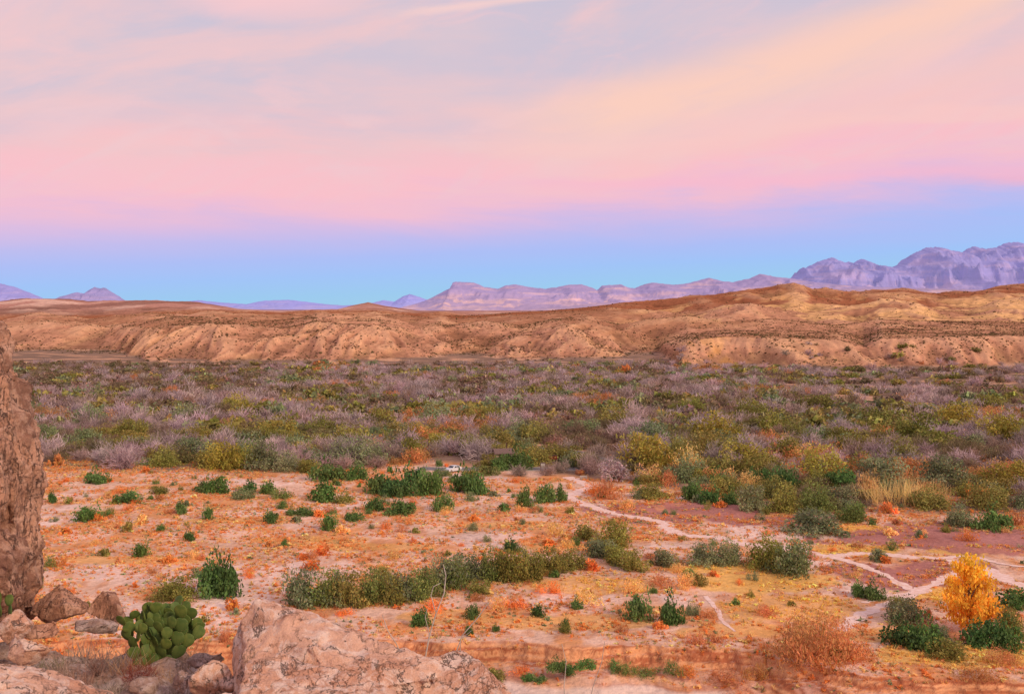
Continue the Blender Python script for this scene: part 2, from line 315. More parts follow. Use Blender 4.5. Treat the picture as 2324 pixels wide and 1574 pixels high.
def grassy(seed,n=14,w=0.06,sp=0.5):
    r=np.random.default_rng(seed); p0=np.zeros((n,3)); p0[:,:2]=r.normal(0,sp*0.5,(n,2)); p1=p0+np.stack([r.normal(0,0.35,n),r.normal(0,0.35,n),r.uniform(0.4,1.0,n)],-1)
    V=segs(p0,p1,w,w*0.35,r); return V,np.repeat(r.uniform(0.7,1.3,n)[:,None]*np.ones((1,3)),4,axis=0)
def tomesh(name,vc,mul=(1,1,1)):
    V,c=vc; q=np.arange(len(V)).reshape(-1,4); return mesh_np(name,V,q,c*np.array(mul),FOL)
def merged(name,bases,items,**k):
    VV=[];CC=[]
    for (V,c),it in zip(bases,items):
        if len(it)==0: continue
        it=np.asarray(it); n=len(it); cs=np.cos(it[:,5])[:,None]; sn=np.sin(it[:,5])[:,None]
        x=(V[None,:,0]*cs-V[None,:,1]*sn)*it[:,3:4]+it[:,0:1]; y=(V[None,:,0]*sn+V[None,:,1]*cs)*it[:,3:4]+it[:,1:2]; z=V[None,:,2]*it[:,4:5]+it[:,2:3]
        VV.append(np.stack([x,y,z],-1).reshape(-1,3)); CC.append((c[None]*it[:,None,6:9]).reshape(-1,3))
    V=np.vstack(VV); C_=np.vstack(CC); return link(name,mesh_np(name,V,np.arange(len(V)).reshape(-1,4),np.clip(C_,0,1),FOL),kind="stuff",**k)
GREEN=[tomesh("green_shrub",leafy(i,22,70,0.038,.8,fuzz=.4)) for i in range(5)]
OLIVE=[tomesh("olive_shrub",leafy(20+i,24,60,0.038,0.6,up=0.2,fuzz=.4)) for i in range(4)]
OLBIG=[tomesh("olive_shrub",leafy(30+i,44,75,0.024,0.7,up=0.15,fuzz=.35,crs=.85)) for i in range(3)]
AIRY=[tomesh("airy_shrub",leafy(40+i,20,44,0.032,0.5,up=0.35,fuzz=.5)) for i in range(4)]
AIBIG=[tomesh("airy_shrub",leafy(50+i,50,50,0.018,0.5,up=0.35,fuzz=.7,crs=.8)) for i in range(3)]
BARE=[tomesh("bare_mesquite",twiggy(60+i,640,.012)) for i in range(4)]
LOW=[tomesh("small_shrub",leafy(80+i,10,26,0.085,0.6,fuzz=.4)) for i in range(3)]
c_green=lin(114,140,80); c_dkgreen=lin(94,120,70); c_olive=lin(154,146,80); c_olv2=lin(180,160,80); c_gray=lin(194,170,168); c_gray2=lin(168,146,136)
c_orange=lin(236,150,84); c_russet=lin(208,142,98); c_gold=lin(255,198,76); c_straw=lin(240,196,126); c_sage=lin(148,154,112)
def jit(c,a=0.15):
    k=random.uniform(1-a,1+a); return tuple(min(1,x*k*random.uniform(0.94,1.06)) for x in c)
def plant(kind,px,py,w,h,col,name,label,cat="shrub",group=None,z=None):
    x,y=G(px,py,0 if z is None else z)
    R=w*0.5/F*y*1.22; H=h/F*y*1.08
    lst={'g':GREEN,'o':OLBIG if w>=68 else OLIVE,'a':AIBIG if w>=80 else AIRY,'b':BARE,'l':LOW}[kind]
    zz=float(terr(np.array([x]),np.array([y]))[0]) if z is None else z
    return link(name,random.choice(lst),(x,y,zz-0.05),random.uniform(0,6.28),(R,R*random.uniform(.85,1),H),label=label,cat=cat,group=group,color=jit(col))
g_lab="dense dark green evergreen shrub on pinkish sand"
for t in [(220,1095,60,38),(492,1118,52,50),(462,1115,50,26),(745,1088,75,56),(808,1088,45,42),(735,1136,75,52),(865,1118,70,60),(895,1124,70,62),(940,1110,60,66),(975,1122,56,72),(915,1126,60,46),(1055,1114,60,66),(1085,1120,56,66),(1172,1062,70,58),(1132,1066,50,34),(850,1158,38,40),(905,1165,72,42),(1005,1158,45,46),(290,1140,65,32),(198,1182,60,42),(410,1165,35,34),(472,1178,25,38),(565,1118,50,32),(608,1120,45,34),(615,1186,35,36),(662,1168,30,22),(692,1168,45,24),(747,1203,36,50),(803,1180,40,30),(320,1262,36,40),(430,1226,25,34),(478,1350,86,84),(510,1352,80,98),(495,1340,70,100),(1190,1150,42,52),(1237,1140,42,54),(1273,1137,35,42),(1570,1134,50,50),(1635,1105,46,48),(1612,1142,50,42),(1658,1142,40,42),(1725,1102,50,52),(1778,1112,60,66),(1910,1105,76,50),(955,1420,50,46),(1073,1402,32,40),(1448,1408,60,76),(1522,1412,62,76),(1308,1380,28,32),(1220,1398,35,32),(1165,1250,42,36),(2050,1462,90,66),(2090,1468,90,84),(2240,1466,90,76),(2280,1468,80,76),(1982,1358,50,48),(1950,1352,44,40),(118,1140,28,30),(645,1240,18,22),(1065,1440,20,30),(1125,1432,16,24),(1483,1345,18,22),(1285,1425,18,30),(2250,1200,80,60),(2305,1375,80,48)]:
    plant('g',*t,c_green if random.random()<.6 else c_dkgreen,"evergreen_shrub",g_lab,group="evergreen shrubs scattered over the sandy plain")
for t in [(690,1372,96,96),(738,1368,96,80),(770,1370,90,84),(800,1372,100,86),(850,1365,96,86),(905,1362,90,76),(880,1368,90,70),(940,1356,90,70),(970,1350,90,70),(1010,1328,100,78),(1060,1312,100,70),(1035,1330,90,60),(1110,1312,90,72),(1160,1318,92,98),(1210,1312,92,72),(1252,1300,84,68),(1300,1288,80,50),(1325,1222,60,40),(1390,1238,100,70),(1362,1262,84,52),(1404,1278,92,52),(1440,1292,80,50),(1510,1282,80,46),(410,1358,96,60),(370,1360,70,40),(1600,1280,90,54),(1650,1278,80,60),(1740,1290,110,80),(1800,1300,130,92),(1850,1208,146,58),(1935,1182,92,52),(1710,1156,84,64),(1790,1160,90,64),(1860,1162,100,70),(2180,1192,84,56),(2110,1150,120,50),(1090,1345,60,34),(1125,1484,60,30),(2060,1410,110,60),(2150,1490,110,46),(2130,1460,80,50),(2235,1395,50,60),(1480,1130,80,40),(1890,1490,70,40),(2290,1440,80,70),(2045,1380,70,36),(1000,1080,44,20),(1066,1084,40,24),(1105,1076,60,24),(1110,1060,70,34),(550,1130,60,26),(780,1140,50,26),(640,1130,50,24),(360,1120,50,22),(1012,1078,30,12)]:
    plant('o',*t,random.choice([c_olive,c_olive,lin(136,146,84),c_sage]),"olive_shrub","feathery olive green shrub on dry grassland",group="olive green shrubs of the floodplain")
for t in [(515,1064,96,78),(600,1064,90,72),(560,1050,80,60),(440,1040,110,64),(660,1068,80,46),(700,1072,70,40),(770,1050,100,54),(840,1050,100,60),(930,1040,90,56),(1060,1030,90,54),(1120,1014,100,56),(1205,1034,70,40),(1000,1020,90,50),(1300,1058,56,40),(1690,1060,130,70),(1850,1080,140,72),(2000,1090,140,70),(2140,1098,150,74),(2280,1110,140,80),(2090,1010,160,86),(2270,1000,130,76),(1980,975,120,60),(1620,1000,130,66),(1900,1140,90,50),(1480,1010,130,60),(1760,985,120,56),(2180,970,130,60),(1320,985,90,44),(300,1000,110,56),(200,1010,90,50),(860,975,120,56),(980,960,110,50),(200,960,90,44),(640,1000,110,54),(740,990,100,50),(1560,940,100,44),(1850,930,110,46),(2250,930,100,44),(540,930,90,40),(1560,1090,110,60),(1650,1120,100,50),(1760,1130,100,50),(2230,1150,120,60),(380,1056,80,40),(1100,960,110,46),(1220,1000,110,50),(1400,970,110,50),(1700,950,110,46),(2030,1050,120,60),(1780,1040,120,60),(1560,1050,100,56),(1940,1030,120,56),(430,960,100,44),(100,1000,90,44)]:
    plant('o',*t,random.choice([c_olive,c_olive,c_olv2,c_sage]),"spreading_mesquite","large rounded olive green mesquite crown above the thicket",group="large olive mesquites standing above the thicket")
for t in [(1240,1078,50,26),(1275,1072,50,30),(1180,1080,56,26),(1345,1076,60,36),(1395,1072,60,40),(1425,1060,80,50),(1290,1020,70,24),(1360,1034,60,30)]:
    plant('b',*t,c_gray2,"bare_bush","leafless grey bush beside the asphalt road",group="leafless bushes beside the road")
for t in [(1860,1510,190,140),(1805,1485,130,100),(1925,1495,120,100),(1865,1460,130,90),(1580,1458,50,40),(875,1200,30,32),(2195,1226,50,32),(2310,1190,44,54),(510,1452,30,44),(1570,1072,96,76),(1640,1090,60,50),(1970,1118,60,62),(1510,1100,60,40),(1265,1215,50,36),(1290,1240,40,30),(1380,1132,72,50),(1425,1152,44,34),(565,1310,34,34),(440,1265,36,30),(1130,1380,60,36),(1250,1345,60,36),(1440,1345,60,36),(1560,1330,60,40),(1820,1045,80,50),(1800,1085,60,50),(2275,1505,90,50),(2220,1540,110,40),(1720,1500,60,50),(1350,1120,60,34),(1470,1090,70,44),(2220,1140,70,50),(1170,1375,70,34),(1330,1370,70,34),(980,1385,60,30),(1080,1360,50,26),(1500,1330,70,30),(780,1395,50,26),(1610,1400,50,26),(1740,1395,60,30),(1700,1110,80,50),(1950,1070,90,50),(1420,1478,80,26),(1560,1490,70,30),(1640,1500,90,40),(1680,1530,90,40),(1180,1480,60,20)]:
    plant('a',*t,random.choice([lin(206,146,94),lin(190,146,90)]) if t[0]>1700 and t[1]>1455 else random.choice([c_russet,c_orange,c_straw]),"russet_bush","airy russet dry bush on orange soil",group="russet dry bushes")
for t in [(130,1055,38,36),(2015,1162,42,36),(1422,850,32,30),(610,1240,24,20)]:
    plant('l',*t,lin(222,148,90),"orange_bush","bright orange autumn bush","shrub",group="bright orange autumn bushes")
for t in [(1200,1545,40,22),(1228,1548,36,20),(1262,1520,44,36),(1292,1526,40,28),(1330,1516,40,28),(1395,1522,44,46),(1425,1528,40,30),(1465,1530,66,22),(1525,1528,50,34)]:
    x,y=G(t[0],t[1],-2.4); plant('a' if t[0]%2 else 'g',*t,c_green,"bank_shrub","low green shrub under the eroded river bank",group="green shrubs under the river bank",z=float(terr(np.array([x]),np.array([y]))[0]))
def noisy(x,y,s,seed): return float(fbm(np.array([x/s]),np.array([y/s]),3,seed)[0])
NEAR=[(-700,1040),(100,1048),(250,1062),(420,1062),(560,1072),(700,1068),(850,1064),(960,1054),(1000,1044),(1080,1044),(1110,1060),(1190,1066),(1260,1072),(1400,1080),(1435,1092),(1550,1112),(1650,1130),(1800,1150),(2000,1156),(2140,1134),(2324,1168),(3000,1170)]
TR=[[(1285,1082),(1316,1092),(1330,1106),(1304,1120),(1302,1132),(1345,1150),(1400,1166),(1450,1174),(1505,1186),(1512,1198),(1550,1212),(1640,1222),(1700,1236),(1800,1244),(1880,1262),(1960,1256),(2050,1262),(2140,1268),(2186,1282),(2250,1296),(2300,1322),(2400,1340)],
    [(2186,1282),(2172,1302),(2130,1318),(2080,1345),(2030,1366),(1990,1378),(1950,1400),(1905,1430)],[(1880,1262),(1950,1280),(2000,1302),(2040,1322),(2080,1345)],[(1600,1352),(1630,1385),(1640,1410),(1668,1432)],[(2080,1345),(2020,1352),(1960,1368)],[(2186,1282),(2230,1308),(2290,1320),(2400,1372)],[(2140,1268),(2200,1262),(2300,1284),(2400,1286)]]
def resample(pts,step=1.0):
    P=[np.array(G(*p)) for p in pts]; out=[]
    n=len(P)
    for i in range(n-1):
        p0=P[max(0,i-1)];p1=P[i];p2=P[i+1];p3=P[min(n-1,i+2)]
        k=max(2,int(np.linalg.norm(p2-p1)/step))
        for j in range(k):
            t=j/k; out.append(0.5*((2*p1)+(-p0+p2)*t+(2*p0-5*p1+4*p2-p3)*t*t+(-p0+3*p1-3*p2+p3)*t**3))
    out.append(P[-1]); return np.array(out)
TP=[resample(t,.7) for t in TR]; ALLP=np.vstack(TP)
road=resample([(1180,1016),(1245,1020),(1300,1026),(1350,1040),(1395,1050),(1370,1060),(1290,1064),(1200,1064),(1100,1064),(1000,1064),(950,1062)],1.5)
def nearpath(x,y,r): return np.min((ALLP[:,0]-x)**2+(ALLP[:,1]-y)**2)<r*r
cnt=0
while cnt<297:
    y=130+(random.random()**0.8)*150; x=random.uniform(-.5,.5)*y; px=CX+F*x/y; py=HY+F*EYE/y
    if py<np.interp(px,*zip(*NEAR)) or py>np.interp(px,*zip(*EDGE))-12 or nearpath(x,y,3): continue
    if noisy(x,y,22,301)<-0.1: continue
    cnt+=1; r=random.random(); s=random.uniform(14,40)*170/y
    if r<0.5: plant(random.choice('loa'),px,py,s,s*.9,random.choice([c_green,c_sage,c_olive]),"small_green_shrub","small green shrub on sandy ground",group="small green shrubs on the sand")
    else: plant(random.choice('laa'),px,py,s*1.1,s*.7,random.choice([c_orange,c_russet,c_straw]),"small_orange_shrub","small orange dry shrub on sandy ground",group="small orange dry shrubs on the sand")
# ---------- thicket
FAR=[(-700,800),(0,818),(300,836),(800,838),(1100,834),(1500,824),(1560,840),(2324,840),(3000,842)]
cand=[]
yy=212.0
while yy<790:
    sp=5.2+ (yy-212)*0.004
    for x in np.arange(-.56*yy,.56*yy,sp): cand.append((x+random.uniform(-.48,.48)*sp,yy+random.uniform(-.48,.48)*sp))
    yy+=sp*0.9
cand=np.array(cand); cpx=CX+F*cand[:,0]/cand[:,1]; cpy=HY+F*EYE/cand[:,1]
edj=26*fbm(cand[:,0]/16,cand[:,1]/16,3,315)+rng.uniform(-8,8,len(cand))
ok=(cpy<xs(cpx,NEAR)-4+edj*np.where((cpx>940)&(cpx<1430),.2,1))&(cpy>xs(cpx,FAR)+rng.uniform(-14,6,len(cand)))
rd=np.array([np.min((road[:,0]-a)**2+(road[:,1]-b_)**2) for a,b_ in cand]); ok&=rd>5.4**2
for (a,b_,rr) in [(1142,1046,6.5),(1253,1049,5),(1232,1066,3.5)]:
    gx0,gy0=G(a,b_); ok&=((cand[:,0]-gx0)**2+(cand[:,1]-gy0)**2>rr**2)
    ok&=~((np.abs(cpx-a)<(24 if rr>6 else 14))&(cpy>b_-5)&(cpy<b_+36))
dn=fbm(cand[:,0]/45,cand[:,1]/45,3,311)
thin=np.clip((cpx-1600)/400,0,1)*np.clip((975-cpy)/70,0,1)+np.clip((60-cpx)/100,0,1)*np.clip((930-cpy)/60,0,1)
ok&=(dn+rng.uniform(-.25,.25,len(cand))>-0.5+0.55*thin)
cand=cand[ok]; cpx=cpx[ok]; cpy=cpy[ok]
k1=fbm(cand[:,0]/34,cand[:,1]/44,3,321)+rng.normal(0,.10,len(cand)); k2=fbm(cand[:,0]/50,cand[:,1]/60,3,331)+rng.normal(0,.12,len(cand)); 
green_near=np.clip(1-np.abs(cpy-985)/60,0,1)*0.10+np.clip((cpx-1500)/400,0,1)*0.06+np.clip(1-(xs(cpx,NEAR)-cpy)/55,0,1)*.24*(cpx>330)
typ=np.where(k1+green_near>0.11,1,0); typ=np.where((k2>0.38-.24*np.clip((cpy-1020)/50,0,1)*(cpx>1380)),3,typ); typ=np.where((k2<-0.16),2,typ)
leftdark=(cpx<600)&(cpy<900)&(rng.random(len(cand))<.6); typ=np.where(leftdark,2,typ)
zt=terr(cand[:,0],cand[:,1])
order=np.argsort(cand[:,1]); counts={0:0,1:0,2:0,3:0}
lowb=[twiggy(400+i,140,0.020,0.4,8) for i in range(5)]+[leafy(420+i,10,15,0.10,0.7,fuzz=.45) for i in range(5)]
lowi=[[] for _ in lowb]
spec={0:("bare_mesquite","leafless grey-mauve mesquite thicket bush","leafless grey mesquites of the thicket",[c_gray,c_gray,c_gray2]),
      1:("olive_mesquite","olive green mesquite bush in the thicket","olive mesquites of the thicket",[c_olive,lin(172,156,88),c_sage,lin(150,138,92)]),
      2:("brown_scrub_bush","dull brown-green scrub bush in the thicket","brown scrub bushes of the thicket",[lin(138,122,92),lin(154,126,108)]),
      3:("rust_mesquite","rust brown mesquite bush in the thicket","rust brown mesquites of the thicket",[lin(210,144,94),lin(190,144,94)])}
for i in order:
    x,y=cand[i]; t=int(typ[i]); c=jit(random.choice(spec[t][3]),.2)
    R=random.uniform(2.8,6.4)*(1 if t!=2 else .85); H=R*random.uniform(0.75,1.1)
    if y<262: R*=.78; H*=.74
    inview=abs(x/y)<0.475
    if y>520: H*=0.85
    if counts[t]<300 and inview:
        counts[t]+=1
        me=random.choice(BARE) if t==0 else random.choice(OLIVE+OLBIG if t==1 else (BARE+AIRY if t==2 else AIRY))
        link(spec[t][0],me,(x,y,zt[i]-.1),random.uniform(0,6.28),(R,R,H),label=spec[t][1],cat="shrub",group=spec[t][2],color=c)
    else:
        b=random.randrange(5) if (t==0 or (t==2 and random.random()<.4)) else 5+random.randrange(5)
        lowi[b].append((x,y,zt[i]-.1,R,H,random.uniform(0,6.28),*c))
merged("distant_thicket",lowb,lowi,label="far mass of grey and olive mesquite scrub",cat="scrub")
# ---------- hill scrub
oct_=leafy(500,4,4,0.5,0.9,stemn=1)
oct2=leafy(501,4,4,0.5,0.9,stemn=1)
n=95000; hy=np.sqrt(rng.uniform(740**2,2300**2,n)); hy=np.where(rng.random(n)<.6,rng.uniform(740,1200,n),hy); hx=rng.uniform(-.56,.56,n)*hy; hz=terr(hx,hy)
hs=np.abs(terr(hx,hy+4)-hz)/4
hn=fbm(hx/60,hy/50,4,341); keep=(hz>0.3)&(hn+rng.uniform(-.4,.4,n)+np.clip(.12-hs,-.1,.12)*1.0>.04)
hx,hy,hz=hx[keep],hy[keep],hz[keep]; m=len(hx); R=rng.uniform(0.3,0.85,m)*np.where(hy>1200,1.2,1)*np.where(rng.random(m)<.06,1.7,1)
cc=np.array([lin(120,104,72),lin(130,98,76),lin(104,92,64)])[rng.integers(0,3,m)]*rng.uniform(.8,1.3,(m,1))
it=np.column_stack([hx,hy,hz-.1,R,R*.85,rng.uniform(0,6.28,m),cc]); h=m//2
merged("hillside_scrub",[oct_,oct2],[it[:h],it[h:]],label="sparse dark desert scrub dotted over the hills",cat="scrub")
# ---------- ground cover
gb=[grassy(600+i,12,0.07,0.9) for i in range(4)]+[leafy(610+i,4,4,0.26,0.6,stemn=1) for i in range(3)]
n=140000; gy=np.sqrt(rng.uniform(118**2,300**2,n)); gx=rng.uniform(-.52,.52,n)*gy; gz=terr(gx,gy)
gpx=CX+F*gx/gy; gpy=HY+F*EYE/gy
gn=fbm(gx/9,gy/7,4,351); gn2=fbm(gx/34,gy/24,3,361)
pdist=np.zeros(n)
for s in range(0,n,4000):
    dx=gx[s:s+4000,None]-ALLP[None,:,0]; dy=gy[s:s+4000,None]-ALLP[None,:,1]; pdist[s:s+4000]=np.sqrt((dx*dx+dy*dy).min(1))
def blobp(cx,cy,rx,ry): return np.clip(1.3-((gpx-cx)/rx)**2-((gpy-cy)/ry)**2,0,1)
mvp=np.clip(sum(blobp(*b) for b in [(2090,1302,130,30),(2150,1215,220,22),(1600,1155,200,16)]),0,1)
keep=(gn+gn2*0.6+rng.uniform(-.25,.25,n)>-0.07+.3*mvp)&(pdist>rng.uniform(.6,1.7,n))&(gz>-2.7)&((gz>-1.2)|(rng.random(n)<.45))
rc=(gpx>940)&(gpx<1420)&(gpy<1085); keep&=~rc
gx,gy,gz,gpx,gpy,gn2=[a[keep] for a in (gx,gy,gz,gpx,gpy,gn2)]; m=len(gx)
ylw=np.clip(sum(blobp(*b) for b in [(1940,1248,110,16),(2200,1250,90,15),(1720,1320,150,24),(1640,1290,120,12),(1960,1200,80,10),(2150,1345,80,20),(2200,1490,220,30),(1780,1380,170,34),(1350,1330,150,22)]),0,.8)
pal=np.array([c_orange,c_russet,lin(230,164,104),c_straw,c_sage,lin(234,142,78),lin(190,166,118)])
ch=rng.choice(7,m,p=[.23,.11,.22,.23,.08,.07,.06]); cg=pal[ch]
cg=np.where((ylw>rng.random(m))[:,None],np.array(lin(250,200,112)),cg)*rng.uniform(.85,1.2,(m,1))
R=rng.uniform(.15,.46,m)*np.where(rng.random(m)<.1,1.6,1); base=rng.integers(0,7,m)
it=np.column_stack([gx,gy,gz-.03,R,R*rng.uniform(.6,1.1,m),rng.uniform(0,6.28,m),cg])
merged("dry_ground_cover",gb,[it[base==i] for i in range(7)],label="orange and straw coloured dry weeds and grass",cat="grass")
rb_=grassy(700,80,0.014,0.9)
rm=tomesh("reed_clump",(rb_[0],rb_[1]))
for t in [(2000,1136,70,50),(2035,1144,76,60),(2080,1140,80,52),(2120,1142,66,42),(1980,1142,50,44),(2060,1130,60,56),(2100,1134,60,48)]:
    x,y=G(t[0],t[1]); link("reed_clump",rm,(x,y,0),random.random()*6,(t[2]/2/F*y*1.2,)*2+(t[3]/F*y*1.1,),label="tall straw yellow reeds with feathery tops",cat="reeds",group="straw yellow reed clumps",color=jit(lin(236,202,134),.1))
# ---------- trees with trunk and crown
bark=simple("bark",(0.16,0.11,0.09),0.9,scale=3)
def tube(pts,r0,r1,k=6):
    V=[];Q=[]; n=len(pts)
    for i,p in enumerate(pts):
        p=Vector(p); a=Vector(pts[min(i+1,n-1)])-Vector(pts[max(0,i-1)]); a.normalize()
        u=a.orthogonal().normalized(); w=a.cross(u); r=r0+(r1-r0)*i/(n-1)
        for j in range(k):
            t=2*math.pi*j/k; V.append(tuple(p+(u*math.cos(t)+w*math.sin(t))*r))
        if i:
            for j in range(k): Q.append(((i-1)*k+j,(i-1)*k+(j+1)%k,i*k+(j+1)%k,i*k+j))
    return V,Q
def tubes(name,lst,mat,col=None):
    V=[];Q=[]
    for a in lst:
        v,q_=tube(*a); o=len(V); V+=v; Q+=[tuple(i+o for i in f) for f in q_]
    return mesh_np(name,V,Q,None if col is None else np.ones((len(V),3))*np.array(col),mat,True)
def tree(px,py,w,h,col,label,cat,crownV,limbs,name,cz=0.0,trunkr=0.2):
    x,y=G(px,py); W=w/2/F*y; H=h/F*y
    e=link(name,None,(x,y,0),label=label,cat=cat)
    L_=[([(0,0,-.2),(0.05*W,0,H*.25),(0.0,0.03*W,H*(.9 if limbs==0 else .45))],trunkr,trunkr*.25)]
    for i in range(9):
        a=i*2.4; z0=H*(.12+.06*i) if limbs==0 else H*.05*random.random(); rr=W*(.75-.06*i if limbs==0 else .8)
        L_.append(([(0,0,z0),(math.cos(a)*rr*.45,math.sin(a)*rr*.45,z0+H*.18),(math.cos(a)*rr,math.sin(a)*rr,min(H*.93,z0+H*(.3 if limbs==0 else .75)))],trunkr*.5,trunkr*.08))
    link("trunk",tubes("trunk",L_,bark),parent=e)
    V,c=crownV; V=V*np.array([W,W,H*(1-cz)])+np.array([0,0,H*cz]); link("crown",mesh_np("crown",V,np.arange(len(V)).reshape(-1,4),c*np.array(col),FOL),parent=e)
def conetree():
    r=np.random.default_rng(801); n=6500
    nb=90; hb=r.random(nb)**1.1*.86; ab=r.uniform(0,6.28,nb); k=r.integers(0,nb,n); t=r.random(n)**.65
    pr=np.interp(hb[k],[0,.1,.3,.55,.8,1],[.95,1.1,1.05,.82,.48,.12])*(.8+.5*perlin(k*.77,k*0.,93))
    rad=pr*t; a=ab[k]; p=np.stack([np.cos(a)*rad,np.sin(a)*rad,hb[k]+.18*t],-1)+r.normal(0,1,(n,3))*np.array([.085,.085,.028])
    p[:,2]=np.clip(p[:,2],0.01,1.05)
    u=rv(r,n); v=np.cross(u,rv(r,n)); v/=np.linalg.norm(v,axis=1,keepdims=True); s=.022*r.uniform(.4,1.3,n)
    V=quads_from(p,u*s[:,None]*1.2,v*s[:,None]*np.array([1.2,1.2,.7]))
    br=r.uniform(.8,1.2,nb)[k]*r.uniform(.85,1.2,n); c=np.repeat(br[:,None]*np.stack([np.ones(n),1+.3*(p[:,2]-.5)+r.normal(0,.08,n),np.ones(n)],-1),4,axis=0)
    return V,c
tree(2200,1432,136,168,c_gold,"golden yellow cottonwood tree beside the trail","tree",conetree(),0,"cottonwood_tree",0.02)
for t in [(1465,1066,136,92,c_olv2),(1330,1062,84,44,c_olive),(1540,1060,80,60,c_olive),(1395,1090,90,50,c_gray)]:
    tree(*t,"spreading olive mesquite tree with forked trunk by the road","tree",leafy(810+t[0],34,60,0.03,.6,low=.1,fuzz=.3),1,"mesquite_tree",0.05,.16)
# ---------- paths and road
pm,nt,b=newmat("path_sand"); geo=N(nt,'ShaderNodeNewGeometry'); nn=noise(nt,geo.outputs['Position'],1.2,5,.7)
nt.links.new(mixc(nt,mapr(nt,nn,.35,.65),lin(228,186,166),lin(246,216,202)),b.inputs['Base Color'])
def strip(name,P,w,z,mat,label,cat,wn=0.25):
    n=len(P); tg=np.gradient(P,axis=0); tg/=np.linalg.norm(tg,axis=1,keepdims=True); nr_=np.stack([-tg[:,1],tg[:,0]],-1)
    i=np.arange(n); wl=w*(1+wn*perlin(i/4.1,i*0+.3,7)+wn*perlin(i/1.4,i*0+.3,8)); wr=w*(1+wn*perlin(i/3.7,i*0+.6,9)+wn*perlin(i/1.6,i*0+.8,18))
    a=P+nr_*wl[:,None]; c=P-nr_*wr[:,None]; V=np.empty((n,2,3)); V[:,0,:2]=a; V[:,1,:2]=c; V[:,:,2]=z
    ii=np.arange(n-1)*2; Q=np.stack([ii+1,ii+3,ii+2,ii],-1)
    link(name,mesh_np(name,V.reshape(-1,3),Q,None,mat),kind="structure",label=label,cat=cat)
for P,w,z in zip(TP,(1.35,1.0,.75,.3,.45,.8,.55),(.03,.038,.046,.034,.054,.062,.07)): strip("path",P,w,z,pm,"pale sandy footpath winding across the plain","path",.65)
am=simple("asphalt",(0.2,0.18,0.185),.85,var=.15,scale=.5)
strip("road",road,2.5,.02,am,"grey asphalt loop road and car park","road",.02)
km=simple("kerb_concrete",(0.42,0.38,0.34),.9)
def kerb(P,off):
    tg=np.gradient(P,axis=0); tg/=np.linalg.norm(tg,axis=1,keepdims=True); nr_=np.stack([-tg[:,1],tg[:,0]],-1)
    V=[];Q=[]
    for i in range(len(P)):
        for o_,z in ((off,0),(off,.13),(off+.18,.13),(off+.18,0)): p=P[i]+nr_[i]*o_; V.append((p[0],p[1],z))
        if i:
            b0=(i-1)*4
            for j in range(3): Q.append((b0+j,b0+j+1,b0+j+5,b0+j+4))
    link("kerb",mesh_np("kerb",V,Q,None,km),kind="structure",label="low concrete kerb along the asphalt",cat="kerb")
kerb(road,2.7); kerb(road,-2.9)
# ---------- built objects
def boxm(name,size,bev=0.0,taper=1.0,mat=None):
    bm=bmesh.new(); bmesh.ops.create_cube(bm,size=1)
    for v in bm.verts:
        k=taper if v.co.z>0 else 1; v.co=Vector((v.co.x*size[0]*k,v.co.y*size[1]*k,v.co.z*size[2]))
    if bev: bmesh.ops.bevel(bm,geom=bm.edges[:],offset=bev,segments=2,affect='EDGES')
    me=bpy.data.meshes.new(name); bm.to_mesh(me); bm.free()
    if mat: me.materials.append(mat)
    return me
def part(name,parent,size,loc,mat,bev=0.0,taper=1.0,rot=None):
    o=link(name,boxm(name,size,bev,taper,mat),loc,parent=parent)
    if rot: o.rotation_euler=rot
    return o
def cyl(name,parent,r,h,loc,mat,rot=(0,0,0),seg=20,bev=0.0):
    bm=bmesh.new(); bmesh.ops.create_cone(bm,cap_ends=True,segments=seg,radius1=r,radius2=r,depth=h)
    if bev: bmesh.ops.bevel(bm,geom=[e for e in bm.edges if len(e.link_faces)==2 and abs(e.calc_face_angle(0))>1],offset=bev,segments=2,affect='EDGES')
    me=bpy.data.meshes.new(name); bm.to_mesh(me); bm.free(); me.materials.append(mat); o=link(name,me,loc,parent=parent); o.rotation_euler=rot; return o
white=simple("white_paint",(.66,.66,.68),.3,var=.02); glass=simple("dark_glass",(.04,.05,.07),.08,var=.1); rub=simple("rubber",(.03,.03,.03),.8); chrome=simple("alloy",(.6,.6,.62),.3,.9)
lampm=simple("lamp_lens",(.8,.8,.75),.1); redl=simple("tail_lens",(.4,.02,.02),.2)
wood=simple("brown_wood",(.12,.06,.04),.8); roofm=simple("brown_roof",(.19,.12,.10),.7); wallm=simple("tan_wall",(.38,.27,.2),.9); redb=simple("red_brown_board",(.26,.05,.035),.6); paper=simple("board_panel",(.5,.45,.38),.6); conc=simple("concrete",(.42,.37,.33),.9)
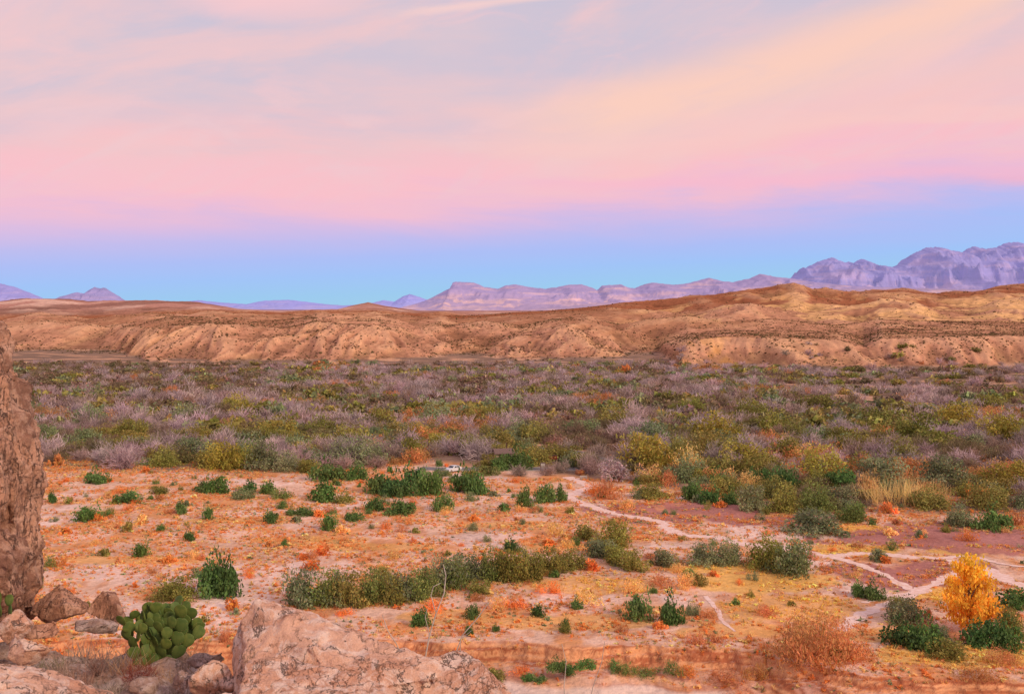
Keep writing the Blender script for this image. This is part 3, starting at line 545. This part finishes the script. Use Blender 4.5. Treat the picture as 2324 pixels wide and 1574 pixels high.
def car(px,py,rot):
    x,y=G(px,py); e=link("parked_car",None,(x,y,.04),rot,label="white parked car standing on the asphalt car park",cat="car")
    prof=[(-2.25,.35),(-2.28,.75),(-2.2,.98),(-1.9,1.02),(-1.55,1.42),(-.9,1.5),(.2,1.48),(.95,1.05),(1.9,.92),(2.25,.75),(2.28,.38),(1.9,.28),(-1.9,.28)]
    bm=bmesh.new(); rows=[]
    for yy_ in (-.88,-.85,0,.85,.88):
        r=[]
        for (a,z) in prof:
            k=1.0 if z<1.03 else 1-(z-1.03)*.45
            r.append(bm.verts.new((a*(1 if abs(yy_)<.87 else .985),yy_*k,z if abs(yy_)<.87 else .3+(z-.3)*.97)))
        rows.append(r)
    m_=len(prof)
    for i in range(4):
        for j in range(m_): bm.faces.new((rows[i][j],rows[i][(j+1)%m_],rows[i+1][(j+1)%m_],rows[i+1][j]))
    bm.faces.new(rows[0]); bm.faces.new(rows[-1][::-1]); bmesh.ops.recalc_face_normals(bm,faces=bm.faces[:])
    me=bpy.data.meshes.new("body"); bm.to_mesh(me); bm.free(); me.materials.append(white); link("body",me,parent=e)
    for s in (-1,1):
        for (a,b_) in ((-1.5,-.62),(-.55,.35)):
            v=[(a+.12,s*.885,1.06),(b_,s*.885,1.06),(b_-(.0 if a<-1 else .28),s*.74,1.4),(a+.28 if a<-1 else a,s*.74,1.4)]
            link("window",mesh_np("window",v,[(0,1,2,3)],None,glass),parent=e)
        for wx in (-1.4,1.4):
            w=link("wheel",None,(wx,s*.8,.33),parent=e)
            cyl("tyre",w,.33,.22,(0,0,0),rub,(math.pi/2,0,0),24,.03); cyl("rim",w,.2,.24,(0,0,0),chrome,(math.pi/2,0,0),12,.02)
        part("headlight",e,(.08,.38,.14),(2.23,s*.6,.72),lampm,.02); part("tail_light",e,(.06,.25,.22),(-2.25,s*.68,.8),redl,.02)
    link("windscreen",mesh_np("windscreen",[(.93,-.78,1.09),(.93,.78,1.09),(.3,.66,1.45),(.3,-.66,1.45)],[(0,1,2,3)],None,glass),parent=e)
    link("rear_window",mesh_np("rear_window",[(-1.9,-.74,1.06),(-1.9,.74,1.06),(-1.6,.66,1.39),(-1.6,-.66,1.39)],[(0,3,2,1)],None,glass),parent=e)
car(1028,1070,math.radians(228))
def shed(px,py):
    x,y=G(px,py); e=link("restroom_building",None,(x,y,0),math.radians(12),label="small tan restroom building with brown gable roof and vent pipe",cat="building")
    part("wall",e,(4.4,3.6,2.5),(0,0,1.25),wallm); 
    v=[(-2.7,-2.4,2.35),(2.7,-2.4,2.35),(2.7,0,3.4),(-2.7,0,3.4),(-2.7,2.4,2.35),(2.7,2.4,2.35)]
    v2=[(a,b_,c-.18) for a,b_,c in v]
    r=link("roof",mesh_np("roof",v+v2,[(0,1,2,3),(3,2,5,4),(6,9,8,7),(9,10,11,8),(0,6,7,1),(4,5,11,10),(0,3,9,6),(3,4,10,9),(1,7,8,2),(2,8,11,5)],None,roofm),parent=e)
    cyl("vent_pipe",r,.16,1.7,(1.0,.6,3.9),wood); part("door",e,(1,.06,2.1),(-1.0,-1.84,1.05),wood,.01); part("window",e,(.9,.06,.5),(1.0,-1.84,1.8),glass,.01)
    for sx in (-2.5,2.5): part("post",e,(.16,.16,2.35),(sx,-2.25,1.15),wood)
shed(1142,1046)
def board(px,py,n,mat,label,w=1.1,cat="sign",name="information_board"):
    x,y=G(px,py); e=link(name,None,(x,y,0),math.radians(-8),label=label,cat=cat)
    for i in range(n):
        ox=(i-(n-1)/2)*(w+.12)
        part("panel",e,(w*.86,.05,.72),(ox,-.06,1.3),paper if mat is wood else mat,.01); part("frame",e,(w,.07,.95),(ox,0,1.3),mat,.01)
        for s in (-1,1): part("post",e,(.09,.09,1.75),(ox+s*w*.46,.08,.87),wood)
        part("cap",e,(w*1.08,.3,.08),(ox,0,1.83),roofm,.01)
board(1253,1049,3,redb,"three dark red panelled boards on posts by the road",.8)
board(1232,1066,1,wood,"wooden notice board on two posts at the trailhead",1.2,name="notice_board")
def bench(px,py):
    x,y=G(px,py); e=link("bench",None,(x,y,0),.2,label="pale low bench beside the start of the path",cat="bench")
    part("seat",e,(1.8,.42,.09),(0,0,.46),conc,.015)
    for s in (-.65,.65): part("leg",e,(.16,.36,.42),(s,0,.21),conc,.01)
    part("backrest",e,(1.8,.07,.35),(0,.25,.75),conc,.015)
bench(1325,1088)
lg=tubes("fallen_log",[([(0,0,.15),(1.5,.3,.2),(3.2,.2,.14)],.16,.09,8),([(1.4,.3,.2),(1.9,.8,.5),(2.1,1.0,.8)],.06,.02,6)],simple("bleached_wood",(.5,.4,.36)))
x,y=G(1125,1124); link("fallen_log",lg,(x,y,0),label="bleached fallen log on the sand",cat="log")
# ---------- rocky ledge
R1=rock_mat("boulder_rock",lin(236,184,154),lin(214,156,126),lin(162,106,82),lin(250,222,204),st=(1.7,1.0,1.3),rot=(0.1,-0.6,0.2),pamt=.7,va=.75,vw=1.2)
R2=rock_mat("cliff_rock",lin(148,104,84),lin(204,148,118),lin(82,54,44),lin(232,182,154),1.0,st=(2.8,1.8,.6),rot=(0.05,.12,0.2),pamt=.55,vw=1.5,va=.85)
R3=rock_mat("ledge_rock",lin(182,150,136),lin(200,158,134),lin(116,90,78),lin(224,198,184),1.4)
gx_=np.arange(-22,14.01,.11); gy_=np.concatenate([np.arange(1,20,.11),np.geomspace(20,78,70)])
LY,LX=np.meshgrid(gy_,gx_,indexing='ij')
slope=37.4-0.62*np.maximum(0,LY-1.0)+1.2*fbm(LX/6,LY/6,4,901)*sm((LY-3)/5)
edge=15.4+0.5*perlin(LX/1.3,LY*0+.2,903)+0.9*np.clip(-LX-6,0,3)
right=np.interp(LY,[0,8,11,13,15,17],[1.0,.8,.2,-2.2,-3.1,-3.6])+.35*perlin(LY/1.2,LX*0,905)
pm_=sm((edge-LY)/1.6)*sm((right-LX)/1.8)*sm((LY-6)/2)
LZ=slope*(1-pm_)+np.maximum(slope,35.55+.22*fbm(LX/1.6,LY/1.6,5,907)+.2*ridged(LX/.6,LY/.6,4,909))*pm_
LZ=np.minimum(LZ,38.2-.1*LY)
LZ=np.maximum(LZ,-4.5)
nr,nc=LX.shape; idx=np.arange(nr*nc).reshape(nr,nc); q=np.stack([idx[:-1,:-1],idx[:-1,1:],idx[1:,1:],idx[1:,:-1]],-1).reshape(-1,4)
link("rocky_hillside",mesh_np("rocky_hillside",np.stack([LX,LY,LZ],-1).reshape(-1,3),q,None,R3,True),kind="structure",label="steep rocky slope with a gravelly ledge",cat="hillside")
def ledge_z(x,y): 
    i=int(np.clip(np.searchsorted(gy_,y),0,len(gy_)-1)); j=int(np.clip(np.searchsorted(gx_,x),0,len(gx_)-1)); return float(LZ[i,j])
tx={}
for nm,s,hard,dp in (("rk_big",.75,True,2),("rk_mid",.22,True,3),("rk_fine",.06,False,4)):
    t=bpy.data.textures.new(nm,'CLOUDS'); t.noise_scale=s; t.noise_type='HARD_NOISE' if hard else 'SOFT_NOISE'; t.noise_depth=dp; tx[nm]=t
def P3(px,py,y): return Vector(((px-CX)/F*y,y,EYE-(py-HY)*y/F))
def rock(name,hulls,mat,label,vox=.03,amp=1.0,cat="rock",big=1.0,mid=1.0):
    bm=bmesh.new()
    for pts in hulls:
        vs=[bm.verts.new(p) for p in pts]
        bmesh.ops.convex_hull(bm,input=vs)
    loose=[v for v in bm.verts if not v.link_faces]; bmesh.ops.delete(bm,geom=loose,context='VERTS')
    bmesh.ops.recalc_face_normals(bm,faces=bm.faces[:])
    c=sum((v.co for v in bm.verts),Vector())/len(bm.verts)
    for v in bm.verts: v.co-=c
    me=bpy.data.meshes.new(name); bm.to_mesh(me); bm.free(); me.materials.append(mat)
    o=link(name,me,c,label=label,cat=cat)
    m=o.modifiers.new("r",'REMESH'); m.mode='VOXEL'; m.voxel_size=vox; m.use_smooth_shade=True
    for nm,st,ml in (("rk_big",-.26*big,.35),("rk_mid",.11*mid,.5),("rk_fine",.03*mid,.5)):
        d=o.modifiers.new(nm,'DISPLACE'); d.texture=tx[nm]; d.strength=st*amp; d.mid_level=ml; d.texture_coords='GLOBAL'
    return o
b1=[P3(524,1466,12),P3(540,1408,12),P3(582,1360,12.1),P3(640,1368,12.2),P3(720,1394,12.2),P3(800,1428,12.0),P3(900,1474,11.8),P3(970,1498,11.6),P3(1060,1528,11.4),P3(1120,1590,11.2),P3(556,1490,11.5),P3(540,1640,11.4),P3(1110,1700,10.8),P3(640,1390,13.0),P3(800,1456,13.0),P3(650,1700,13),P3(540,1600,12.8),P3(960,1520,12.6),P3(760,1500,11.3)]
b2=[P3(552,1512,10.9),P3(586,1474,11.2),P3(650,1484,11.2),P3(720,1515,11.1),P3(900,1565,10.9),P3(540,1620,10.4),P3(900,1680,10.1),P3(560,1700,10.4),P3(640,1700,12),P3(900,1600,11.6)]
b3=[P3(930,1505,11.6),P3(1000,1484,11.7),P3(1035,1476,11.7),P3(1060,1482,11.7),P3(1110,1516,11.5),P3(1165,1574,11.3),P3(1190,1680,11.0),P3(900,1680,11.0),P3(1000,1510,12.3),P3(1120,1600,12.3),P3(940,1690,12.4),P3(1160,1700,12)]
b4=[P3(700,1470,11.4),P3(800,1450,11.7),P3(900,1490,11.5),P3(1000,1540,11.2),P3(860,1560,11.1),P3(740,1530,11.2),P3(800,1600,11.6),P3(950,1600,11.6)]
rock("boulder",[b1,b2,b3,b4],R1,"large pale pinkish limestone boulder on the ledge",.022,.62,"boulder",.7,.9)
w1=[P3(-500,560,14),P3(-100,690,13.4),P3(-10,730,13.4),P3(14,740,13.3),P3(26,790,13.2),P3(30,870,13),P3(40,1000,12.9),P3(20,1300,12.8),P3(0,1420,12.8),P3(-500,1500,12),P3(-500,700,12.5),P3(-500,600,17),P3(-40,760,15),P3(-40,1500,15),P3(-500,1500,17),P3(-100,900,12.4),P3(20,800,14)]
w2=[P3(-60,850,13),P3(34,850,13.3),P3(62,872,13.5),P3(80,940,13.6),P3(98,1010,13.5),P3(108,1080,13.4),P3(98,1180,13.3),P3(78,1290,13.2),P3(84,1400,13.4),P3(-100,1460,13),P3(20,900,12.9),P3(36,1100,12.8),P3(30,1350,12.8),P3(30,900,14.5),P3(40,1400,14.5),P3(-100,900,14.5)]
w3=[P3(-60,1200,12.3),P3(24,1200,12.6),P3(58,1238,12.7),P3(58,1300,12.7),P3(30,1370,12.5),P3(-60,1420,12.3),P3(15,1290,12.2),P3(15,1240,13.2),P3(15,1370,13.2)]
w4=[P3(-40,960,12.6),P3(14,975,12.75),P3(30,1060,12.7),P3(24,1180,12.6),P3(-40,1220,12.4),P3(0,1080,12.4),P3(10,1000,13.4),P3(10,1180,13.4)]
rock("rock_wall",[w1,w2,w3,w4],R2,"tall weathered brown rock wall with vertical fissures",.024,1.0,"rock",.9,1.2)
def lump(cx,cy,w,h,y,mat,lab,seed,nm="rock"):
    r=random.Random(seed); c=P3(cx,cy,y); W=w/2/F*y; H=h/2/F*y; pts=[]
    for i in range(12):
        d=Vector((r.gauss(0,1),r.gauss(0,1),r.gauss(0,1))).normalized(); pts.append(c+Vector((d.x*W,d.y*W*.8,d.z*H)))
    rock(nm,[pts],mat,lab,.016,.4)
lump(30,1425,96,90,12.2,R1,"reddish angular rock at the foot of the wall",1)
lump(75,1470,124,98,11.8,R1,"pinkish angular rock at the foot of the wall",2)
lump(95,1430,84,60,12.5,R2,"small tan rock beside the wall",12)
lump(135,1372,136,94,14.6,R2,"brown rock beyond the ledge",3)
lump(240,1378,94,84,15.0,R2,"brown rough rock behind the cactus",4)
lump(480,1545,126,94,11.8,R1,"tan rock next to the boulder",5)
lump(420,1548,84,60,12.0,R3,"small grey rock next to the boulder",6)
lump(220,1425,116,44,14.2,R3,"low grey rock behind the cactus",8)
lump(470,1500,94,48,13.2,R3,"flat grey rock by the cactus",9)
lump(330,1555,74,42,12.0,R3,"small grey stone below the cactus",14)
sl=[P3(-160,1470,9.6),P3(20,1496,9.9),P3(120,1520,10),P3(220,1560,10),P3(290,1600,9.9),P3(-200,1700,8.4),P3(240,1760,8.4),P3(60,1560,9.0),P3(0,1800,10.4),P3(250,1780,10.2)]
rock("rock_slab",[sl],R1,"pale sloping rock slab at the ledge edge",.022,.6)
# ---------- prickly pear
cm_,nt,b=newmat("cactus_skin"); tc=N(nt,'ShaderNodeTexCoord'); n_=noise(nt,tc.outputs['Object'],9,4); oi=N(nt,'ShaderNodeObjectInfo')
c=mixc(nt,mapr(nt,n_,.35,.7),lin(90,106,46),lin(126,132,62)); c=mixc(nt,math_(nt,'MULTIPLY',oi.outputs['Random'],.7),c,lin(76,100,54))
vo=N(nt,'ShaderNodeTexVoronoi'); vo.inputs['Scale'].default_value=42; vo.inputs['Randomness'].default_value=.35; nt.links.new(tc.outputs['Object'],vo.inputs['Vector'])
c=mixc(nt,mapr(nt,vo.outputs['Distance'],.12,.2,1,0),c,lin(170,140,90)); nt.links.new(c,b.inputs['Base Color']); b.inputs['Roughness'].default_value=.55
bm=bmesh.new(); bmesh.ops.create_uvsphere(bm,u_segments=20,v_segments=14,radius=1)
for v in bm.verts:
    x,y,z=v.co; w=.088*(1+.18*z); v.co=Vector((x*w,y*.014*(1+.3*(1-abs(z))),z*.096+.092))
for f in bm.faces: f.smooth=True
padm=bpy.data.meshes.new("pad"); bm.to_mesh(padm); bm.free(); padm.materials.append(cm_)
def cactus(bx,by,bz,roots,maxn,label,spread=.28,seed=3,sc=1.0,hmax=1.0):
    r=random.Random(seed); e=link("prickly_pear_cactus",None,(bx,by,bz),label=label,cat="cactus"); todo=[];n=0
    for i in range(roots):
        p=Vector((spread*(2*(i+.5)/roots-1)+r.uniform(-.05,.05),r.uniform(-.6,.6)*spread,-.03)); d=Vector((p.x*.9+r.uniform(-.2,.2),p.y*.5+r.uniform(-.2,.2),1)).normalized(); todo.append((p,d,r.uniform(-1.0,1.0),0,r.uniform(.95,1.15)*sc))
    while todo and n<maxn:
        i=min(range(len(todo)),key=lambda k:todo[k][0].z*.6+r.random()*.8)
        p,d,yaw,lv,s=todo.pop(i)
        nrm=Vector((math.sin(yaw),-math.cos(yaw),r.uniform(-.3,.3))); nrm=(nrm-d*nrm.dot(d)).normalized(); rt=d.cross(nrm)*-1
        M=Matrix((rt,nrm,d)).transposed().to_4x4(); o=link("pad",padm,parent=e); o.matrix_local=Matrix.Translation(p)@M@Matrix.Diagonal((s,s,s,1)); n+=1
        top=hmax*(1-1.6*abs(p.x-.04)**2)
        if p.z<top-.2:
            k=r.choice([1,2,2]) if lv!=0 else 2
            for j in range(k):
                off=(j-(k-1)/2)*1.3+r.uniform(-.4,.4); t=max(-1.2,min(1.2,off))
                q_=p+d*(.092+.088*math.cos(t*1.2))*s+rt*math.sin(t*1.2)*.088*s
                nd=(d*.8+rt*t*.9+Vector((r.uniform(-.15,.15)-q_.x*.35,r.uniform(-.35,.35),.6))).normalized()
                if q_.z<-.02 or abs(q_.x)>.48: continue
                todo.append((q_,nd,yaw+r.uniform(-.9,.9)-yaw*.3,lv+1,s*r.uniform(.86,1.03)))
    return e
x=(352-CX)/F*13.4; cactus(x,13.4,ledge_z(x,13.4)-.02,6,100,"large green prickly pear cactus with round pads on the ledge",.26,17,.98,1.22)
p=P3(10,1392,12.2); cactus(p.x,p.y,p.z,2,4,"small prickly pear with few pads on the rock",.06,9,.75)
def ledgeplant(px,py,y,R,H,me,col,nm,lab):
    p=P3(px,py,y); link(nm,me,(p.x,p.y,ledge_z(p.x,p.y)-.02),random.random()*6,(R,R,H),label=lab,cat="weed",color=col,group="weeds on the rocky ledge")
tw=[tomesh("dry_weed",twiggy(950+i,220,.006,.4,14)) for i in range(2)]; gs=[tomesh("ledge_grass",grassy(960+i,90,.012,.7)) for i in range(3)]
for t in [(310,1545,12.4,.22,.4,tw[0],lin(150,76,62)),(335,1530,12.6,.2,.35,tw[1],lin(140,66,56)),(200,1450,13.8,.4,.35,gs[0],lin(170,152,140)),(250,1480,13.2,.35,.3,gs[1],lin(160,144,132)),(180,1500,12.6,.3,.3,gs[2],lin(170,130,112)),(430,1500,13.6,.35,.26,gs[0],lin(180,150,116)),(140,1420,14.3,.4,.25,gs[1],lin(140,124,124)),(400,1560,12.2,.3,.24,gs[2],lin(170,150,130)),(160,1540,12.2,.2,.3,tw[0],lin(190,140,110)),(500,1470,14,.3,.3,gs[0],lin(216,160,116)),(290,1400,15,.4,.3,gs[2],lin(150,160,110)),(230,1530,12.6,.3,.2,gs[1],lin(116,116,90)),(200,1400,14.8,.35,.3,gs[0],lin(170,160,148)),(110,1470,13.2,.3,.22,gs[0],lin(150,140,110)),(260,1550,12.1,.24,.22,gs[2],lin(190,170,150)),(380,1530,12.9,.25,.24,gs[1],lin(200,160,120)),(290,1520,13,.3,.24,gs[0],lin(190,150,120)),(220,1500,13,.25,.3,tw[1],lin(150,110,96)),(430,1530,12.8,.25,.26,tw[0],lin(170,120,96)),(140,1480,13,.3,.24,gs[2],lin(190,160,140))]:
    ledgeplant(*t,"dry_weed","dry tufted weed among ledge gravel")
sm_=simple("pale_stalk",(.5,.42,.35)); L_=[]
def stalk(pts,y,r0,r1): L_.append(([tuple(P3(a,b_,y)) for a,b_ in pts],r0,r1,5))
stalk([(960,1520),(975,1440),(990,1390),(1008,1345),(1012,1305),(1006,1280)],12,.009,.005)
stalk([(990,1390),(978,1350),(984,1330),(1000,1322)],12,.006,.004)
stalk([(975,1440),(965,1400),(970,1380)],12,.005,.003)
stalk([(930,1530),(900,1460),(880,1430),(868,1395)],12,.007,.004)
stalk([(1020,1520),(1050,1440),(1085,1400),(1110,1365)],12,.007,.004)
stalk([(1045,1500),(1045,1450),(1070,1430)],12,.005,.003)
stalk([(1330,1640),(1345,1560),(1366,1500),(1372,1455)],11.6,.005,.003)
stalk([(1290,1640),(1280,1560),(1285,1500),(1275,1460)],11.6,.005,.003)
link("dry_stalks",tubes("dry_stalks",L_,sm_),label="thin pale bare stalks growing beyond the boulder",cat="plant")
# ---------- world
w=bpy.data.worlds.new("World"); scene.world=w; w.use_nodes=True; nt=w.node_tree; nt.nodes.clear()
try: w.cycles.sampling_method='MANUAL'; w.cycles.sample_map_resolution=256
except Exception: pass
SE=math.radians(28); SA=math.radians(135)
sky=N(nt,'ShaderNodeTexSky',sky_type='NISHITA'); sky.sun_disc=False; sky.sun_elevation=SE; sky.sun_rotation=SA
tc=N(nt,'ShaderNodeTexCoord'); sp=N(nt,'ShaderNodeSeparateXYZ'); nt.links.new(tc.outputs['Generated'],sp.inputs[0])
u=math_(nt,'ARCTAN2',sp.outputs[0],sp.outputs[1]); v=math_(nt,'ARCSINE',sp.outputs[2])
def vec(a,b_,c=0.0):
    n=N(nt,'ShaderNodeCombineXYZ')
    for i,q_ in enumerate((a,b_,c)):
        if isinstance(q_,(int,float)): n.inputs[i].default_value=q_
        else: nt.links.new(q_,n.inputs[i])
    return n.outputs[0]
M_=lambda a,b_:math_(nt,'MULTIPLY',a,b_)
Ad=lambda a,b_:math_(nt,'ADD',a,b_)
nA=noise(nt,vec(M_(u,3.0),M_(Ad(v,M_(u,.02)),20),1.3),1.0,6,.6,.3)
vv=Ad(Ad(v,M_(u,-0.042)),M_(math_(nt,'SUBTRACT',nA,.5),M_(mapr(nt,v,.03,.12),0.12)))
ramp=N(nt,'ShaderNodeValToRGB'); el=ramp.color_ramp; nt.links.new(M_(vv,2.5),ramp.inputs[0])
stops=[(0,(162,210,234)),(.018,(156,204,242)),(.036,(160,196,250)),(.052,(172,190,248)),(.068,(192,188,240)),(.084,(218,188,228)),(.100,(242,190,212)),(.118,(251,192,203)),(.15,(252,196,198)),(.19,(242,200,202)),(.235,(222,200,210)),(.30,(208,198,218)),(.399,(200,196,222))]
while len(el.elements)<len(stops): el.elements.new(.5)
for e_,(p_,c_) in zip(el.elements,stops): e_.position=p_*2.5; e_.color=(*lin(*c_),1)
col=ramp.outputs[0]
t_=Ad(v,M_(u,-0.24))
wp=noise(nt,vec(M_(u,5),M_(v,12),6.6),1.0,2,.5)
nB=noise(nt,vec(M_(u,3.6),M_(t_,13),4.7),1.0,6,.58,.35)
nC=noise(nt,vec(M_(u,2.6),M_(v,8.0),9.1),1.0,5,.55,.3)
nD=noise(nt,vec(Ad(M_(u,10),M_(wp,1.5)),Ad(M_(t_,30),M_(wp,2.0)),2.2),1.0,6,.6,.5)
hi=mapr(nt,vv,.12,.20)
cool=M_(M_(hi,mapr(nt,nC,.36,.62)),mapr(nt,u,-.5,.45,.85,.5))
col=mixc(nt,cool,col,lin(200,196,216))
salmon=M_(M_(hi,mapr(nt,nB,.44,.66)),.65); col=mixc(nt,salmon,col,lin(250,202,200))
mot=M_(M_(hi,mapr(nt,nD,.48,.72)),.45); col=mixc(nt,mot,col,lin(250,202,204))
lowm=M_(M_(mapr(nt,vv,.095,.12),mapr(nt,vv,.22,.15)),M_(mapr(nt,nD,.45,.7),.5)); col=mixc(nt,lowm,col,lin(238,204,210))
def band(u0,v0,sl,wd,c_,amt,ua,ub,nz,na=.09,curv=0.0):
    global col
    du=Ad(u,-u0); line=Ad(M_(du,-sl),M_(M_(du,du),-curv))
    d=math_(nt,'ABSOLUTE',Ad(Ad(math_(nt,'SUBTRACT',v,v0),line),M_(math_(nt,'SUBTRACT',nz,.5),na)))
    f=M_(M_(mapr(nt,d,0,wd,1,0),M_(mapr(nt,u,ua,ub),amt)),mapr(nt,nD,.32,.5,.8,1)); col=mixc(nt,f,col,c_)
band(0,.158,.17,.046,lin(254,208,192),1.0,-.05,.10,nB,.045,.2)
band(.1,.135,.2,.024,lin(252,200,194),.5,-.05,.12,nB)
band(-.02,.155,.02,.02,lin(253,204,198),.5,-.3,.1,nA)
band(-.08,.262,.12,.006,lin(252,212,206),.7,-.13,-.06,nA,.02)
band(.4,.105,-.05,.012,lin(255,180,196),.85,.3,.5,nA,.04)
band(.08,.112,0.0,.009,lin(252,186,206),.6,-.05,.1,nA,.04)
px_=Ad(M_(math_(nt,'POWER',math_(nt,'ABSOLUTE',Ad(u,.225)),2.0),55.0),M_(math_(nt,'POWER',math_(nt,'ABSOLUTE',Ad(v,-.275)),2.0),650.0)); px_=Ad(px_,M_(nB,1.4))
col=mixc(nt,mapr(nt,px_,.6,1.4,.9,0),col,lin(253,204,206))
b1_=N(nt,'ShaderNodeBackground'); nt.links.new(col,b1_.inputs[0]); b1_.inputs[1].default_value=.96
b2_=N(nt,'ShaderNodeBackground'); nt.links.new(sky.outputs[0],b2_.inputs[0]); b2_.inputs[1].default_value=.004
ad=N(nt,'ShaderNodeAddShader'); nt.links.new(b1_.outputs[0],ad.inputs[0]); nt.links.new(b2_.outputs[0],ad.inputs[1])
o=N(nt,'ShaderNodeOutputWorld'); nt.links.new(ad.outputs[0],o.inputs[0])
sl_=bpy.data.lights.new("sun",'SUN'); sl_.energy=2.3; sl_.angle=math.radians(11); sl_.color=(1,.80,.58)
so=bpy.data.objects.new("sun",sl_); COL.objects.link(so)
sd=Vector((math.sin(SA)*math.cos(SE),math.cos(SA)*math.cos(SE),math.sin(SE))); so.rotation_euler=sd.to_track_quat('Z','Y').to_euler(); so.location=(0,0,100)
# ---------- camera
cam=bpy.data.cameras.new("camera"); co=bpy.data.objects.new("camera",cam); COL.objects.link(co); co.location=(0,0,EYE); co.rotation_euler=(math.pi/2,0,0)
cam.sensor_width=36; cam.lens=36*F/2324; cam.shift_y=-87/2324; cam.clip_end=200000; cam.clip_start=.1; scene.camera=co
scene.view_settings.view_transform='Standard'; scene.view_settings.look='None'; scene.view_settings.exposure=0
